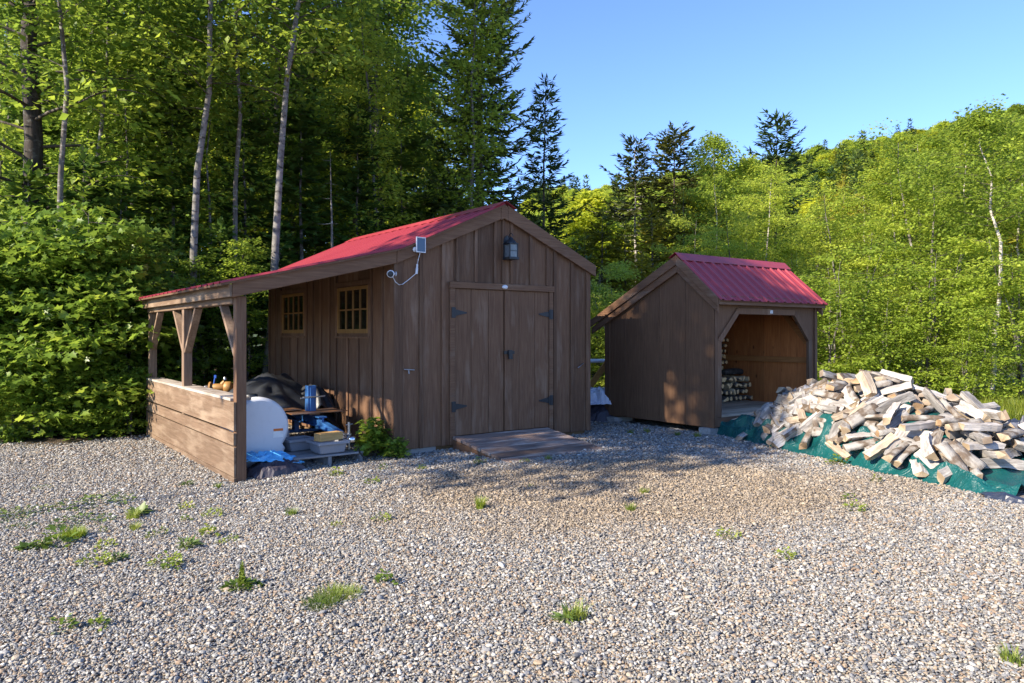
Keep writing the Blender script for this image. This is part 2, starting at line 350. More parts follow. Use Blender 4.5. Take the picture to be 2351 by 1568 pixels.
def conifer(name, seed, H, r0, cb, L0, whorl, nb, lmat, bmat, twig=.24, gap=.1, droop=.25, tipup=.3, power=.8, step=.06, top=.35, width=.125, dead=0):
    R_ = random.Random(seed); rng = np.random.default_rng(seed)
    mb = MB(); n = 12; pts = [Vector((0, 0, 0))]
    for i in range(1, n): pts.append(Vector((pts[-1].x + R_.gauss(0, .02) * H / 10, pts[-1].y + R_.gauss(0, .02) * H / 10, H * i / (n - 1))))
    mb.tube(pts, [r0 * (1 - .96 * i / (n - 1)) for i in range(n)], 8)
    def on(z):
        f = max(0, min(.9999, z / H)) * (n - 1); i = int(f); return pts[i].lerp(pts[i + 1], f - i)
    P = []; D = []; S = []; T = []; NN = []
    z = cb - dead; az0 = 0
    while z < H - .12:
        f = max(0, (z - cb)) / (H - cb); az0 += .9; isdead = z < cb
        patch = .65 + .5 * R_.random()
        for b in range(nb):
            if R_.random() < gap: continue
            az = az0 + 6.2832 * b / nb + R_.gauss(0, .25)
            L = L0 * max(.05, (1 - f) ** power) * R_.uniform(.55, 1.12) * patch + .07
            if isdead: L *= R_.uniform(.2, .6)
            d = Vector((math.cos(az), math.sin(az), 0)); pv = Vector((-d.y, d.x, 0))
            zz = z + R_.uniform(-.1, .1) * whorl; p0 = on(zz); rise = .35 * f - droop * (1 - f); m = 6; bp = []
            for i in range(m + 1):
                x = i / m; bp.append(p0 + d * (L * x) + Vector((0, 0, L * (rise * x + tipup * x ** 3 * .6 - droop * .25 * math.sin(math.pi * x)))) + pv * (R_.gauss(0, .02) * L))
            rr = max(.004, r0 * .2 * (1 - .75 * f) * (L / L0) ** .5)
            mb.tube(bp, [rr * (1 - .85 * i / m) for i in range(m + 1)], 4, cap=False)
            if isdead: continue
            tc = R_.gauss(.45, .16); s = .14 * L; sgn = 1
            while s < L:
                x = s / L; i = min(m - 1, int(x * m)); q = bp[i].lerp(bp[i + 1], x * m - i); ax = (bp[i + 1] - bp[i]).normalized()
                tl = twig * (.45 + .75 * math.sin(math.pi * min(1, .15 + .85 * (1 - x)) * .62)) * R_.uniform(.6, 1.3) * min(1, L / (L0 * .35) + .35)
                dd = ax * R_.uniform(.6, 1.0) + pv * sgn * R_.uniform(.5, 1.0) + Vector((0, 0, R_.uniform(-.3, .1)))
                for q_ in (0, 1):
                    P.append(q); D.append(dd + Vector((R_.gauss(0, .22), R_.gauss(0, .22), R_.gauss(0, .22)))); S.append(tl * R_.uniform(.75, 1.2)); T.append(tc + R_.gauss(0, .12))
                    NN.append((R_.gauss(0, .6), R_.gauss(0, .6), 1))
                sgn = -sgn; s += step * .8 * R_.uniform(.7, 1.3)
            P.append(bp[-2]); D.append(bp[-1] - bp[-2]); S.append(twig); T.append(tc); NN.append((0, 0, 1))
        z += whorl * R_.uniform(.75, 1.25)
    for i in range(8):
        P.append(on(H - .3 + .03 * i)); a = i * 2.4; D.append((math.cos(a) * .6, math.sin(a) * .6, 1)); S.append(twig * .8); T.append(.5); NN.append((math.cos(a), math.sin(a), .3))
    tm = ([(0, 0, 0), (-width, .45, .03), (width, .45, .03), (0, 1, -.05)], KITE[1])
    cr = leaves_mesh(name + '_crown', np.array([tuple(p) for p in P]), np.array([tuple(p) for p in D]), unit(np.array(NN)), np.array(S), np.clip(np.array(T), 0, 1), tm, lmat)
    return TreeKit(name, mesh_only(mb, name + '_trunk', bmat), cr)

def plant(kit, name, x, y, z, s, rz, label, group, cat='tree', lean=(0, 0), sx=1.0):
    o = empty(name, (x, y, z), 0, label, cat, group); o.rotation_euler = (lean[0], lean[1], rz); o.scale = (s * sx, s * sx, s)
    a = bpy.data.objects.new('trunk' if cat == 'tree' else 'stem', kit.trunk); a.parent = o; COL.objects.link(a)
    c = bpy.data.objects.new('crown' if cat == 'tree' else 'foliage', kit.crown); c.parent = o; COL.objects.link(c)
    return o

def scatter(name, pts, rots, scl, idx, protos, label, kind='stuff', cat=None):
    """countless small things: one object whose points each carry a copy of one of protos"""
    pc = bpy.data.collections.new(name + '_kinds')
    for p in protos: pc.objects.link(p)
    me = bpy.data.meshes.new(name); me.vertices.add(len(pts)); me.vertices.foreach_set('co', np.asarray(pts, np.float32).ravel())
    a = me.attributes.new('rot', 'FLOAT_VECTOR', 'POINT'); a.data.foreach_set('vector', np.asarray(rots, np.float32).ravel())
    a = me.attributes.new('scl', 'FLOAT', 'POINT'); a.data.foreach_set('value', np.asarray(scl, np.float32))
    a = me.attributes.new('pick', 'INT', 'POINT'); a.data.foreach_set('value', np.asarray(idx, np.int32))
    me.update()
    o = bpy.data.objects.new(name, me); COL.objects.link(o); tag(o, label, cat, None, kind)
    g = bpy.data.node_groups.new(name + '_nodes', 'GeometryNodeTree')
    g.interface.new_socket('Geometry', in_out='INPUT', socket_type='NodeSocketGeometry'); g.interface.new_socket('Geometry', in_out='OUTPUT', socket_type='NodeSocketGeometry')
    N = g.nodes; L = g.links; i = N.new('NodeGroupInput'); out = N.new('NodeGroupOutput')
    ip = N.new('GeometryNodeInstanceOnPoints'); ci = N.new('GeometryNodeCollectionInfo'); ci.inputs[0].default_value = pc; ci.inputs['Separate Children'].default_value = True; ci.inputs['Reset Children'].default_value = True
    def na(nm, ty):
        n = N.new('GeometryNodeInputNamedAttribute'); n.data_type = ty; n.inputs[0].default_value = nm; return n.outputs[0]
    L.new(i.outputs[0], ip.inputs['Points']); L.new(ci.outputs[0], ip.inputs['Instance']); ip.inputs['Pick Instance'].default_value = True
    L.new(na('pick', 'INT'), ip.inputs['Instance Index'])
    er = N.new('FunctionNodeEulerToRotation'); L.new(na('rot', 'FLOAT_VECTOR'), er.inputs[0]); L.new(er.outputs[0], ip.inputs['Rotation'])
    L.new(na('scl', 'FLOAT'), ip.inputs['Scale']); L.new(ip.outputs[0], out.inputs[0])
    o.modifiers.new('scatter', 'NODES').node_group = g
    return o
# ================================================================== the big shed with its lean-to
GA = gz(A0.x, A0.y)
shed = empty('storage_shed', (A0.x, A0.y, 0), RZ, 'dark brown board and batten shed with red metal roof and lean-to', 'shed')
WD, DP, PK, EV, SL = 3.0, 4.33, 1.515, 2.30, .45     # width, depth, ridge position, eave height of the boards, roof slope
def under(s): return EV - .005 + SL * (PK - abs(s - PK))
R_ = random.Random(3)
m = MB()                                              # front wall: boards then battens
edges = [0, .338, .645, .80, 1.11, 1.41, 1.54, 1.66, 1.97, 2.28, 2.40, 2.70, WD]
for a, b in zip(edges, edges[1:]):
    zb = .05 if (b <= .801 or a >= 2.279) else 1.93
    g = .003; j = R_.uniform(0, .004)
    top = [(b - g, under(b - g))] + ([(PK, under(PK))] if a < PK < b else []) + [(a + g, under(a + g))]
    m.prism([(a + g, zb), (b - g, zb)] + top, j, .03, 'y')
for s in (.335, .64, 2.385, 2.685):
    m.prism([(s - .025, .05), (s + .025, .05), (s + .025, under(s + .025)), (s - .025, under(s - .025))], -.022, -.001, 'y')
for s in (.84, 1.11, 1.405, 1.53, 1.66, 1.975, 2.255):
    m.prism([(s - .022, 2.03), (s + .022, 2.03), (s + .022, under(s + .022)), (s - .022, under(s - .022))], -.022, -.001, 'y')
m.prism([(-.022, .04), (.085, .04), (.085, under(.085)), (-.022, under(0))], -.024, -.001, 'y')     # corner boards
m.prism([(WD - .055, .05), (WD + .02, .05), (WD + .02, under(WD)), (WD - .055, under(WD - .055))], -.024, -.001, 'y')
m.build('front_wall', M['stain_z'], shed, .003)
m = MB()                                              # left wall under the lean-to
t0 = 0.034
holes = [(.664, 1.594), (2.773, 3.70)]
bt = [0.034, .31, .60, .664, .97, 1.28, 1.594, 1.88, 2.17, 2.47, 2.773, 3.08, 3.39, 3.70, 4.0, DP]
for a, b in zip(bt, bt[1:]):
    if any(h0 - .001 <= a and b <= h1 + .001 for h0, h1 in holes):
        m.box(0, .03, a + .002, b - .002, .05, 1.40); m.box(0, .03, a + .002, b - .002, 1.99, EV - .03)
    else: m.box(0, .03, a + .002, b - .002, .05, EV - .03)
for y in (.31, .60, .97, 1.28, 1.66, 1.88, 2.17, 2.47, 2.70, 3.08, 3.39, 3.77, 4.05, 4.30):
    hit = [h for h in holes if h[0] - .03 < y < h[1] + .03]
    if hit: m.box(-.022, -.001, y - .024, y + .024, .05, 1.36)
    else: m.box(-.022, -.001, y - .024, y + .024, .05, 2.2)
m.build('left_wall', M['stain_z'], shed, .003)
m = MB()
for k in range(14): m.box(WD - .03, WD, .034 + k * .307, .034 + k * .307 + .303, .05, EV - .03)
for k in range(1, 14): m.box(WD + .001, WD + .022, .034 + k * .307 - .025, .034 + k * .307 + .025, .05, EV - .05)
m.build('right_wall', M['stain_z'], shed)
m = MB()
for k in range(10):
    a, b = .034 + k * .293, .034 + k * .293 + .29
    top = [(b, under(b) - .02)] + ([(PK, under(PK) - .02)] if a < PK < b else []) + [(a, under(a) - .02)]
    m.prism([(a, .05), (b, .05)] + top, DP - .03, DP, 'y')
m.build('back_wall', M['stain_z'], shed)
m = MB(); m.box(.04, WD - .04, .04, DP - .04, -.0, .12); m.box(.10, .20, .06, DP - .1, -.10, -.001); m.box(2.75, 2.85, .06, DP - .1, -.10, -.001)
m.build('floor_frame', M['brown_wood'], shed)
# windows
for h0, h1 in holes:
    m = MB(); w = h1 - h0
    fw = .042
    for a, b, c, d in ((h0, h0 + fw, 1.40, 1.99), (h1 - fw, h1, 1.40, 1.99), (h0 + fw, h1 - fw, 1.948, 1.99), (h0 + fw, h1 - fw, 1.40, 1.452)): m.box(-.02, .022, a, b, c, d)
    for k in (1, 2, 3):
        y = h0 + fw + (w - 2 * fw) * k / 4; m.box(-.014, .014, y - .011, y + .011, 1.453, 1.947)
    for k in range(4):
        y0 = h0 + fw + (w - 2 * fw) * k / 4 + .0115 * (k > 0); y1 = h0 + fw + (w - 2 * fw) * (k + 1) / 4 - .0115 * (k < 3); m.box(-.012, .012, y0, y1, 1.69, 1.71)
    wn = m.build('window', M['window'], shed, .002)
    m = MB(); m.box(.004, .008, h0 + .03, h1 - .03, 1.43, 1.97); m.build('pane', M['glass'], wn)
    m = MB(); m.box(-.026, -.001, h0 - .055, h0 - .002, 1.36, 2.0); m.box(-.026, -.001, h1 + .002, h1 + .055, 1.36, 2.0); m.box(-.034, -.001, h0 - .055, h1 + .055, 1.335, 1.3585); m.box(-.026, -.001, h0 - .055, h1 + .055, 2.002, 2.06)
    m.build('casing', M['stain_z'], wn, .002)
# doors
for a, b, hs in ((.80, 1.537, .80), (1.54, 2.277, 2.277)):
    m = MB(); n = 3
    ed = [a + .003, a + .24, a + .50, b - .001]
    for i in range(n): m.box(ed[i] + .003, ed[i + 1] - .003, -.012 + R_.uniform(0, .003), .02, .155, 1.94)
    d = m.build('door', M['stain_z'], shed, .002)
    sg = 1 if a < 1 else -1
    for z in (.51, 1.65):
        m = MB(); x0 = hs - sg * .055
        m.prism([(x0, z - .065), (x0 + sg * .05, z - .065), (x0 + sg * .05, z + .065), (x0, z + .065)], -.036, -.026, 'y')
        m.prism([(x0 + sg * .058, z - .04), (x0 + sg * .225, z - .008), (x0 + sg * .225, z + .008), (x0 + sg * .058, z + .04)], -.022, -.0125, 'y')
        m.tube([(x0 + sg * .054, -.026, z - .06), (x0 + sg * .054, -.026, z + .06)], .008, 8)
        m.build('hinge', M['black'], d)
m = MB()
m.box(.728, .797, -.026, -.001, .05, 1.946); m.box(2.280, 2.345, -.026, -.001, .06, 1.946)
m.box(.722, 2.352, -.04, -.001, 1.948, 2.024); m.build('door_trim', M['stain_x'], shed, .003)
m = MB(); m.box(1.542, 1.648, -.034, -.0125, .16, 1.935); ast = m.build('door_batten', M['stain_z'], shed, .003)
m = MB(); m.box(1.52, 1.68, -.048, -.0345, 1.135, 1.175); m.box(1.575, 1.63, -.07, -.048, 1.12, 1.185); m.build('latch', M['black'], ast)
m = MB(); m.tube([(1.59, -.06, 1.125), (1.59, -.06, 1.15), (1.605, -.06, 1.16), (1.62, -.06, 1.15), (1.62, -.06, 1.125)], .004, 6); m.box(1.577, 1.633, -.075, -.052, 1.07, 1.125); m.build('padlock', M['black'], ast, .003)
# rakes
def rake(name, pts, y0=-.06, y1=-.026, mat='stain_x'):
    m = MB(); m.prism(pts, y0, y1, 'y'); return m.build(name, M[mat], shed, .004)
zt = lambda s: 2.345 + SL * (PK - abs(s - PK))
rake('rake_board', [(-.002, zt(0) - .145), (PK - .055, zt(PK - .055) - .165), (PK - .055, zt(PK - .055)), (-.002, zt(0))])
rake('rake_board', [(PK + .055, zt(PK + .055) - .165), (WD + .09, zt(WD + .09) - .13), (WD + .09, zt(WD + .09) + .022), (PK + .055, zt(PK + .055) + .022)])
rake('rake_board', [(PK - .053, zt(PK) - .20), (PK, zt(PK) - .175), (PK + .053, zt(PK) - .20), (PK + .053, zt(PK) - .026), (PK, zt(PK)), (PK - .053, zt(PK) - .026)], -.064, -.03)
LS = .242
zl = lambda s: 2.345 + LS * s            # lean-to roof line, s negative
rake('rake_board', [(-1.83, zl(-1.83) - .145), (-.006, zl(0) - .145), (-.006, zl(0)), (-1.83, zl(-1.83))], -.055, -.022)
m = MB()
m.box(-1.862, -1.833, -.05, DP + .09, zl(-1.85) - .135, zl(-1.85) - .008); m.build('eave_board', M['faded_y'], shed, .004)
m = MB(); m.box(-1.79, -1.675, .107, DP + .06, 1.70, 1.775); m.build('beam', M['faded_y'], shed, .004)
# roofs: boarded deck, then ribbed sheets
def roof(name, p_hi, p_lo, y0, y1, pitch=.23, th=.02, rib=.021, deck=True, par=shed, axis='y', rmat='red', dmat='stain_y'):
    (sa, za), (sb, zb) = p_hi, p_lo
    nx, nz = -(zb - za), (sb - sa); l = math.hypot(nx, nz); nx, nz = nx / l, nz / l
    if nz < 0: nx, nz = -nx, -nz
    prof = []; y = y0
    while y < y1 - .02:
        prof += [(y, 0), (y + .018, rib), (y + .045, rib), (y + .063, 0), (y + pitch * .38, 0), (y + pitch * .38 + .012, rib * .3), (y + pitch * .5, 0), (y + pitch * .68, 0), (y + pitch * .68 + .012, rib * .3), (y + pitch * .8, 0)]; y += pitch
    prof = [p for p in prof if p[0] <= y1] + [(y1, 0)]
    vs = []
    for s, z in (p_hi, p_lo):
        for yy, h in prof: vs.append((s + nx * (h + .003), yy, z + nz * (h + .003)) if axis == 'y' else (yy, s + nx * (h + .003), z + nz * (h + .003)))
    n = len(prof); mm = MB(); mm.add(vs, [(i, i + 1, n + i + 1, n + i) for i in range(n - 1)])
    o = mm.build(name, M[rmat], par); so = o.modifiers.new('s', 'SOLIDIFY'); so.thickness = .0025; so.offset = 0
    if deck:
        mm = MB(); q = [(sa, za), (sb, zb), (sb - nx * th, zb - nz * th), (sa - nx * th, za - nz * th)]
        mm.prism(q, y0 + .004, y1 - .004, 'y' if axis == 'y' else 'x'); mm.build('roof_deck', M[dmat], o)
    return o
yr0, yr1 = -.085, DP + .1
r1 = roof('roof', (PK - .004, zt(PK) + .002), (.03, zt(.03) + .002), yr0, yr1)
roof('roof', (PK + .004, zt(PK) + .002), (WD + .13, zt(WD + .13) + .002), -.024, yr1)
r3 = roof('lean_to_roof', (.055, zl(.055) + .016), (-1.95, zl(-1.95) + .016), yr0, yr1)
m = MB()
for sg in (-1, 1):
    q = [(PK, zt(PK) + .045), (PK + sg * .17, zt(PK + .17) + .035), (PK + sg * .17, zt(PK + .17) + .031), (PK, zt(PK) + .041)]
    m.prism(q if sg > 0 else q[::-1], yr0 - .01, yr1 + .01, 'y')
m.build('ridge_cap', M['red'], r1)
m = MB()                                              # rafters of the lean-to
for k in range(8):
    y = .12 + k * .59; m.prism([(-1.80, zl(-1.80) - .03), (-.03, zl(-.03) - .03), (-.03, zl(-.03) - .12), (-1.80, zl(-1.80) - .12)], y, y + .04, 'y')
m.build('rafter', M['faded_y'], shed).data.name = 'rafters'
# posts, braces and half wall
gp = -.12
for y0 in (0, 2.2, 4.29):
    m = MB(); m.box(-1.78, -1.677, y0, y0 + .10, gp, 1.699 if y0 else 1.775); m.build('post', M['faded_z' if y0 else 'stain_z'], shed, .005)
for a, b in ((.10, .62), (2.2, 1.68), (2.3, 2.82), (4.29, 3.78)):
    m = MB(); m.beam((-1.73, a, 1.17), (-1.73, b, 1.70), .085, .045, (0, 0, 1)); m.build('brace', M['faded_z'], shed, .003)
m = MB()
m.box(-1.815, -1.6, .09, 2.43, .712, .742); m.box(-1.812, -1.6, 2.433, 4.42, .712, .741)
m.build('half_wall_cap', M['cap'], shed, .004)
m = MB()
ga = R_.random
def longboard(z0, z1, splits, off=0):
    for a, b in zip(splits, splits[1:]): m.box(-1.806 - off - R_.uniform(0, .003), -1.782, a + .001, b - .001, z0, z1)
longboard(.418, .708, [-.012, 4.40]); longboard(.272, .398, [-.018, 1.95, 4.40], .004); longboard(-.045, .255, [-.012, 4.40])
longboard(-.125, -.05, [-.02, 1.6, 3.1, 4.40])
m.build('half_wall', M['faded_y'], shed, .003)

# concrete blocks under the sheds
def block(P, label, h=.14, rz=RZ):
    z0 = gz(P.x, P.y) - .02
    m = MB(); m.box(-.2, .2, -.1, .1, 0, h * .98)
    m.box(-.2, .2, -.103, -.1005, .01, h * .4); o = m.build('concrete_block', M['concrete'], None, .006)
    o.location = (P.x, P.y, z0); o.rotation_euler = (0, 0, rz); tag(o, label, 'block', 'concrete blocks under the sheds'); return o
block(W1(.36, .13), 'grey concrete block under the big shed left of its ramp', .1)
block(W1(2.66, .16), 'grey concrete block under the big shed right of its ramp', .06)
block(W2(.12, .10), 'grey concrete block under the front corner of the small wood shed', .12)
block(W2(.12, 1.95), 'grey concrete block under the back corner of the small wood shed', .1)

# wall lantern
ln = empty('wall_lantern', tuple(W1(1.575, -.023, 2.33)), RZ, 'black wall lantern hanging high in the gable above the shed doors', 'lantern')
m = MB(); m.box(-.055, .055, -.012, -.001, .0, .25); m.prism([(-.055, .25), (.055, .25), (.03, .30), (0, .315), (-.03, .30)], -.012, -.001, 'y'); m.build('back_plate', M['black'], ln, .002)
m = MB()
for a, b in ((-.065, -.155), (.053, -.155), (-.065, -.035), (.053, -.035)): m.box(a, a + .012, b, b + .012, .03, .19)
m.box(-.075, .075, -.165, -.0125, .0, .03); m.box(-.07, .07, -.16, -.0125, .19, .205); m.box(-.064, .064, -.153, -.149, .105, .112)
m.build('cage', M['black'], ln, .002)
m = MB(); m.box(-.05, .05, -.148, -.03, .03, .19); m.build('glass', M['lglass'], ln)
m = MB(); m.lathe([(.075, .205), (.072, .215), (.045, .245), (.032, .25), (.03, .272), (.012, .282), (.004, .29)], 18, o=(0, -.088, 0)); m.build('cap', M['black'], ln)
m = MB(); m.tube([(.0, -.088 + .045 * math.cos(a), .285 + .045 * math.sin(a)) for a in [i * math.pi / 8 for i in range(9)]], .005, 6); m.build('ring', M['black'], ln)
# sensor above the door
m = MB(); m.lathe([(.035, 0), (.035, .018), (.028, .026), (.01, .028)], 16, axis='y'); 
m.v = [(x * 1.15, y, z * .72) for x, y, z in m.v]
o = m.build('door_sensor', M['white'], None); o.location = W1(1.527, -.041, 1.985); o.rotation_euler = (0, 0, RZ); tag(o, 'small white plastic knob centred on the door header board', 'sensor')
# solar panel, camera and cable
sp = empty('solar_panel', tuple(W1(.28, -.10, 2.425)), RZ + .12, 'small white framed solar panel fixed to the rake board corner', 'solar panel')
m = MB()
for a, b, c, d in ((-.066, .066, .078, .09), (-.066, .066, -.09, -.078), (-.066, -.057, -.078, .078), (.057, .066, -.078, .078)): m.box(a, b, -.012, .004, c, d)
m.build('frame', M['white'], sp, .002)
m = MB(); m.box(-.0565, .0565, -.008, .002, -.0775, .0775); m.build('cells', M['solar'], sp)
m = MB(); m.lathe([(.03, -.035), (.03, -.02), (.012, -.018), (.012, 0), (.028, .0)], 16, axis='y', o=(-.055, .005, -.055)); m.build('mount', M['white'], sp)
cm = empty('security_camera', tuple(W1(-.075, -.045, 2.076)), RZ, 'white bullet camera sticking out of the shed corner below the eave', 'camera')
dr = Vector((-.55, -.8, -.12)).normalized()
def along(prof, mat, nm, n=20):
    m = MB(); m.lathe(prof, n); o = m.build(nm, mat, cm); o.rotation_euler = dr.to_track_quat('Z', 'Y').to_euler(); return o
along([(.006, -.05), (.026, -.046), (.04, -.02), (.044, .02), (.042, .045), (.038, .048)], M['white'], 'body')
along([(.034, .0485), (.034, .051), (.02, .0525), (.004, .053)], M['black'], 'lens')
m = MB(); m.tube([tuple(dr * -.045), (.04, .02, .005), (.065, .03, .004)], .012, 8); m.lathe([(.028, .066), (.028, .075)], 14, axis='x', o=(0, .03, .004)); m.build('mount', M['white'], cm)
m = MB(); Pw = [W1(.275, -.095, 2.335), W1(.268, -.06, 2.25), W1(.262, -.045, 2.18), W1(.255, -.04, 2.10), W1(.17, -.035, 2.03), W1(.08, -.035, 1.965), W1(.03, -.04, 1.955), W1(-.02, -.05, 1.985), W1(-.06, -.07, 2.03), W1(-.085, -.075, 2.045)]
m.tube(Pw, .0045, 6); m.tube([W1(.265, -.045, 2.205), W1(.262, -.043, 2.16)], .012, 8); m.tube([W1(.262, -.043, 2.16), W1(.257, -.04, 2.09)], .015, 8)
tag(m.build('camera_cable', M['white']), 'thin white cable looping from the solar panel to the bullet camera', 'cable')
# little hooks on the front wall
m = MB(); m.tube([W1(.10, -.03, .983), W1(.235, -.03, .972)], .007, 6); m.tube([W1(.165, -.022, .978), W1(.165, -.03, .93)], .005, 6); tag(m.build('hook', M['tin']), 'short grey metal bar screwed across the left end of the shed front', 'hook', 'door hooks')
m = MB(); m.tube([W1(2.78, -.03, .925), W1(2.88, -.03, .985), W1(2.885, -.01, .985)], .006, 6); tag(m.build('hook', M['tin']), 'thin slanting silver hook near the right end of the shed front', 'hook', 'door hooks')

# ramp
rp = empty('ramp', tuple(W1(1.5, -.03, 0)), RZ, 'weathered plank ramp sloping down from the double doors to the gravel', 'ramp')
zf = gz(*W1(1.2, -1.0).xy) - .025; hb = .155; nP = 6; ln_ = 1.17
sl = (zf + .03 - hb) / -ln_
m = MB()
for k in range(nP):
    y0 = -ln_ * k / nP - .010; y1 = -ln_ * (k + 1) / nP + .010; z0 = hb + sl * y0; z1 = hb + sl * y1; j = R_.uniform(-.006, .006)
    m.prism([(y0, z0), (y1, z1), (y1, z1 - .035), (y0, z0 - .035)], -.74 + j, .735 + j, 'x')
m.build('planks', M['ramp'], rp, .004)
for x in (-.735, 0, .69):
    m = MB(); zg = gz(*W1(1.5 + x, -.03).xy) - .02
    m.prism([(-.0, hb - .037), (-ln_ + .02, hb + sl * (-ln_ + .02) - .037), (-ln_ + .02, zf - .03), (0, zg)], x, x + .045, 'x'); m.build('stringer', M['stain_y'], rp)

# ================================================================== small wood shed
ws = empty('wood_shed', (C0.x, C0.y, 0), RZ, 'small brown saltbox wood shed with red roof and open front', 'shed')
W2D, D2 = 2.48, 2.12; RY, RZ2 = .61, 2.50
fz = lambda y: RZ2 - .87 * (RY - y) if y < RY else RZ2 - .505 * (y - RY)     # top of the roof boards
def gable(a, b, zb, drop):
    pts = [(a, zb), (b, zb), (b, fz(b) - drop)]
    if a < RY < b: pts.append((RY, fz(RY) - drop))
    return pts + [(a, fz(a) - drop)]
m = MB()
for a, b in zip([.0, .51, 1.0, 1.68, D2 - .1], [.51, 1.0, 1.68, D2 - .1, D2]): m.prism(gable(a + .003, b - .003, .10, .05), .0, .025, 'x')
m.box(-.018, -.001, D2 - .1, D2 + .012, .10, fz(D2) - .09); m.box(-.018, -.001, -.012, .05, .10, fz(0) - .09)
m.build('left_wall', M['side_z'], ws, .003)
m = MB()
for a, b in zip([0, .3, .6, .9, 1.2, 1.5, 1.8], [.3, .6, .9, 1.2, 1.5, 1.8, D2]): m.prism(gable(a + .002, b - .002, .10, .05), W2D - .03, W2D - .01, 'x')
m.build('right_wall', M['pine'], ws, .002)
m = MB(); m.prism(gable(-.01, D2, .10, .05), W2D - .008, W2D + .012, 'x'); m.build('right_siding', M['side_z'], ws)
m = MB(); m.box(W2D - .075, W2D - .0305, .05, D2 - .03, .93, 1.02); m.beam((W2D - .05, .1, 1.25), (W2D - .05, .62, 1.85), .04, .09); m.build('rail', M['pine_y'], ws, .003)
m = MB()
for k in range(8): m.box(.03 + k * .302, .03 + k * .302 + .299, D2 - .024, D2 - .002, .1, fz(D2) - .06)
m.build('back_wall', M['pine'], ws)
m = MB(); m.box(0.001, W2D - .001, D2 + .001, D2 + .018, .1, fz(D2) - .08); m.build('back_siding', M['side_z'], ws)
m = MB()
for k in range(14): m.box(.028, W2D - .032, .002 + k * .15, .002 + k * .15 + .146, .235, .262)
m.build('floor', M['floor'], ws, .003)
m = MB(); m.box(.0, W2D, -.026, -.001, .112, .235); m.build('sill', M['stain_x'], ws, .004)
# front: header panel with a cut-corner opening, then its trim
ol, orr, ot, oc = .13, 2.27, 1.67, 1.27
m = MB()
ztop = fz(0) - .045
m.prism([(.001, .236), (ol, .236), (ol, oc), (.001, oc)], -.0, .025, 'y')
m.prism([(orr, .236), (W2D, .236), (W2D, oc), (orr, oc)], -.0, .025, 'y')
m.prism([(.001, oc + .0005), (ol, oc + .0005), (ol + .39, ot), (ol + .39, ztop), (.001, ztop)], 0, .025, 'y')
m.prism([(orr, oc + .0005), (W2D, oc + .0005), (W2D, ztop), (orr - .39, ztop), (orr - .39, ot)], 0, .025, 'y')
m.box(ol + .391, orr - .391, 0, .025, ot, ztop)
m.build('front_wall', M['side_z'], ws, .002)
m = MB(); w = .085
def strip(p, q, r, s_): m.prism([p, q, r, s_], -.024, -.001, 'y')
k = w * .42
strip((ol - w, .24), (ol, .24), (ol, oc), (ol - w, oc + k)); strip((ol - w, oc + k + .001), (ol, oc + .001), (ol + .39, ot), (ol + .39 - k * .9, ot + w))
strip((ol + .391, ot), (orr - .391, ot), (orr - .391 + k * .9, ot + w), (ol + .391 - k * .9, ot + w))
strip((orr, oc + .001), (orr + w, oc + k + .001), (orr - .39 + k * .9, ot + w), (orr - .39, ot)); strip((orr, .24), (orr + w, .24), (orr + w, oc + k), (orr, oc))
m.build('opening_trim', M['stain_z'], ws, .003)
m = MB(); m.box(-.02, .04, -.027, -.0245, .112, ztop); m.build('corner_board', M['stain_z'], ws)
m = MB(); m.box(W2D - .045, W2D + .014, -.026, -.002, .112, ztop); m.build('corner_board', M['stain_z'], ws)
m = MB(); m.box(1.25, 1.315, -.03, -.0245, 1.69, 1.735); np_ = m.build('name_plate', M['white'], ws, .002)
m = MB()
for zz in (1.70, 1.709, 1.718): m.box(1.262, 1.303, -.0312, -.0302, zz, zz + .003)
m.build('print', M['grey_plastic'], np_)
# rakes (two layers), eaves and roof
for x0, x1, dr_, hh, ov in ((-.085, -.058, -.016, .113, .12), (-.055, -.0185, .105, .10, .10), (W2D + .06, W2D + .085, -.016, .113, .12), (W2D + .02, W2D + .057, .105, .10, .10)):
    m = MB(); a, b = -ov, D2 + .24 + ov * .4
    m.prism([(a, fz(a) - dr_ - hh), (RY, fz(RY) - dr_ - hh * 1.25), (RY, fz(RY) - dr_), (a, fz(a) - dr_)], x0, x1, 'x')
    m.prism([(RY + .001, fz(RY) - dr_ - hh * 1.2), (b, fz(b) - dr_ - hh), (b, fz(b) - dr_), (RY + .001, fz(RY) - dr_)], x0, x1, 'x')
    m.build('rake_board', M['stain_y'], ws, .003)
m = MB(); m.box(-.05, W2D + .05, -.125, -.095, fz(-.12) - .075, fz(-.12) + .012); m.box(-.03, W2D + .03, -.094, -.027, fz(0) - .13, fz(0) - .055); m.build('eave_board', M['stain_x'], ws, .003)
rf = roof('roof', (RY - .002, fz(RY) + .01), (-.155, fz(-.155) + .01), -.056, W2D + .11, pitch=.205, par=ws, axis='x', dmat='stain_x')
roof('roof', (RY + .002, fz(RY) + .01), (D2 + .3, fz(D2 + .3) + .01), -.056, W2D + .11, pitch=.205, par=ws, axis='x', dmat='stain_x')
m = MB()
for sg, sl_ in ((-1, .87), (1, .505)):
    q = [(RY, fz(RY) + .055), (RY + sg * .12, fz(RY) + .047 - sl_ * .12), (RY + sg * .12, fz(RY) + .043 - sl_ * .12), (RY, fz(RY) + .051)]
    m.prism(q, -.10, W2D + .115, 'x')
m.build('ridge_cap', M['red'], rf)
m = MB(); m.box(.05, W2D - .05, .12, .2, .0, .1); m.box(.05, W2D - .05, 1.9, 2.0, .0, .1); m.build('floor_frame', M['brown_wood'], ws)
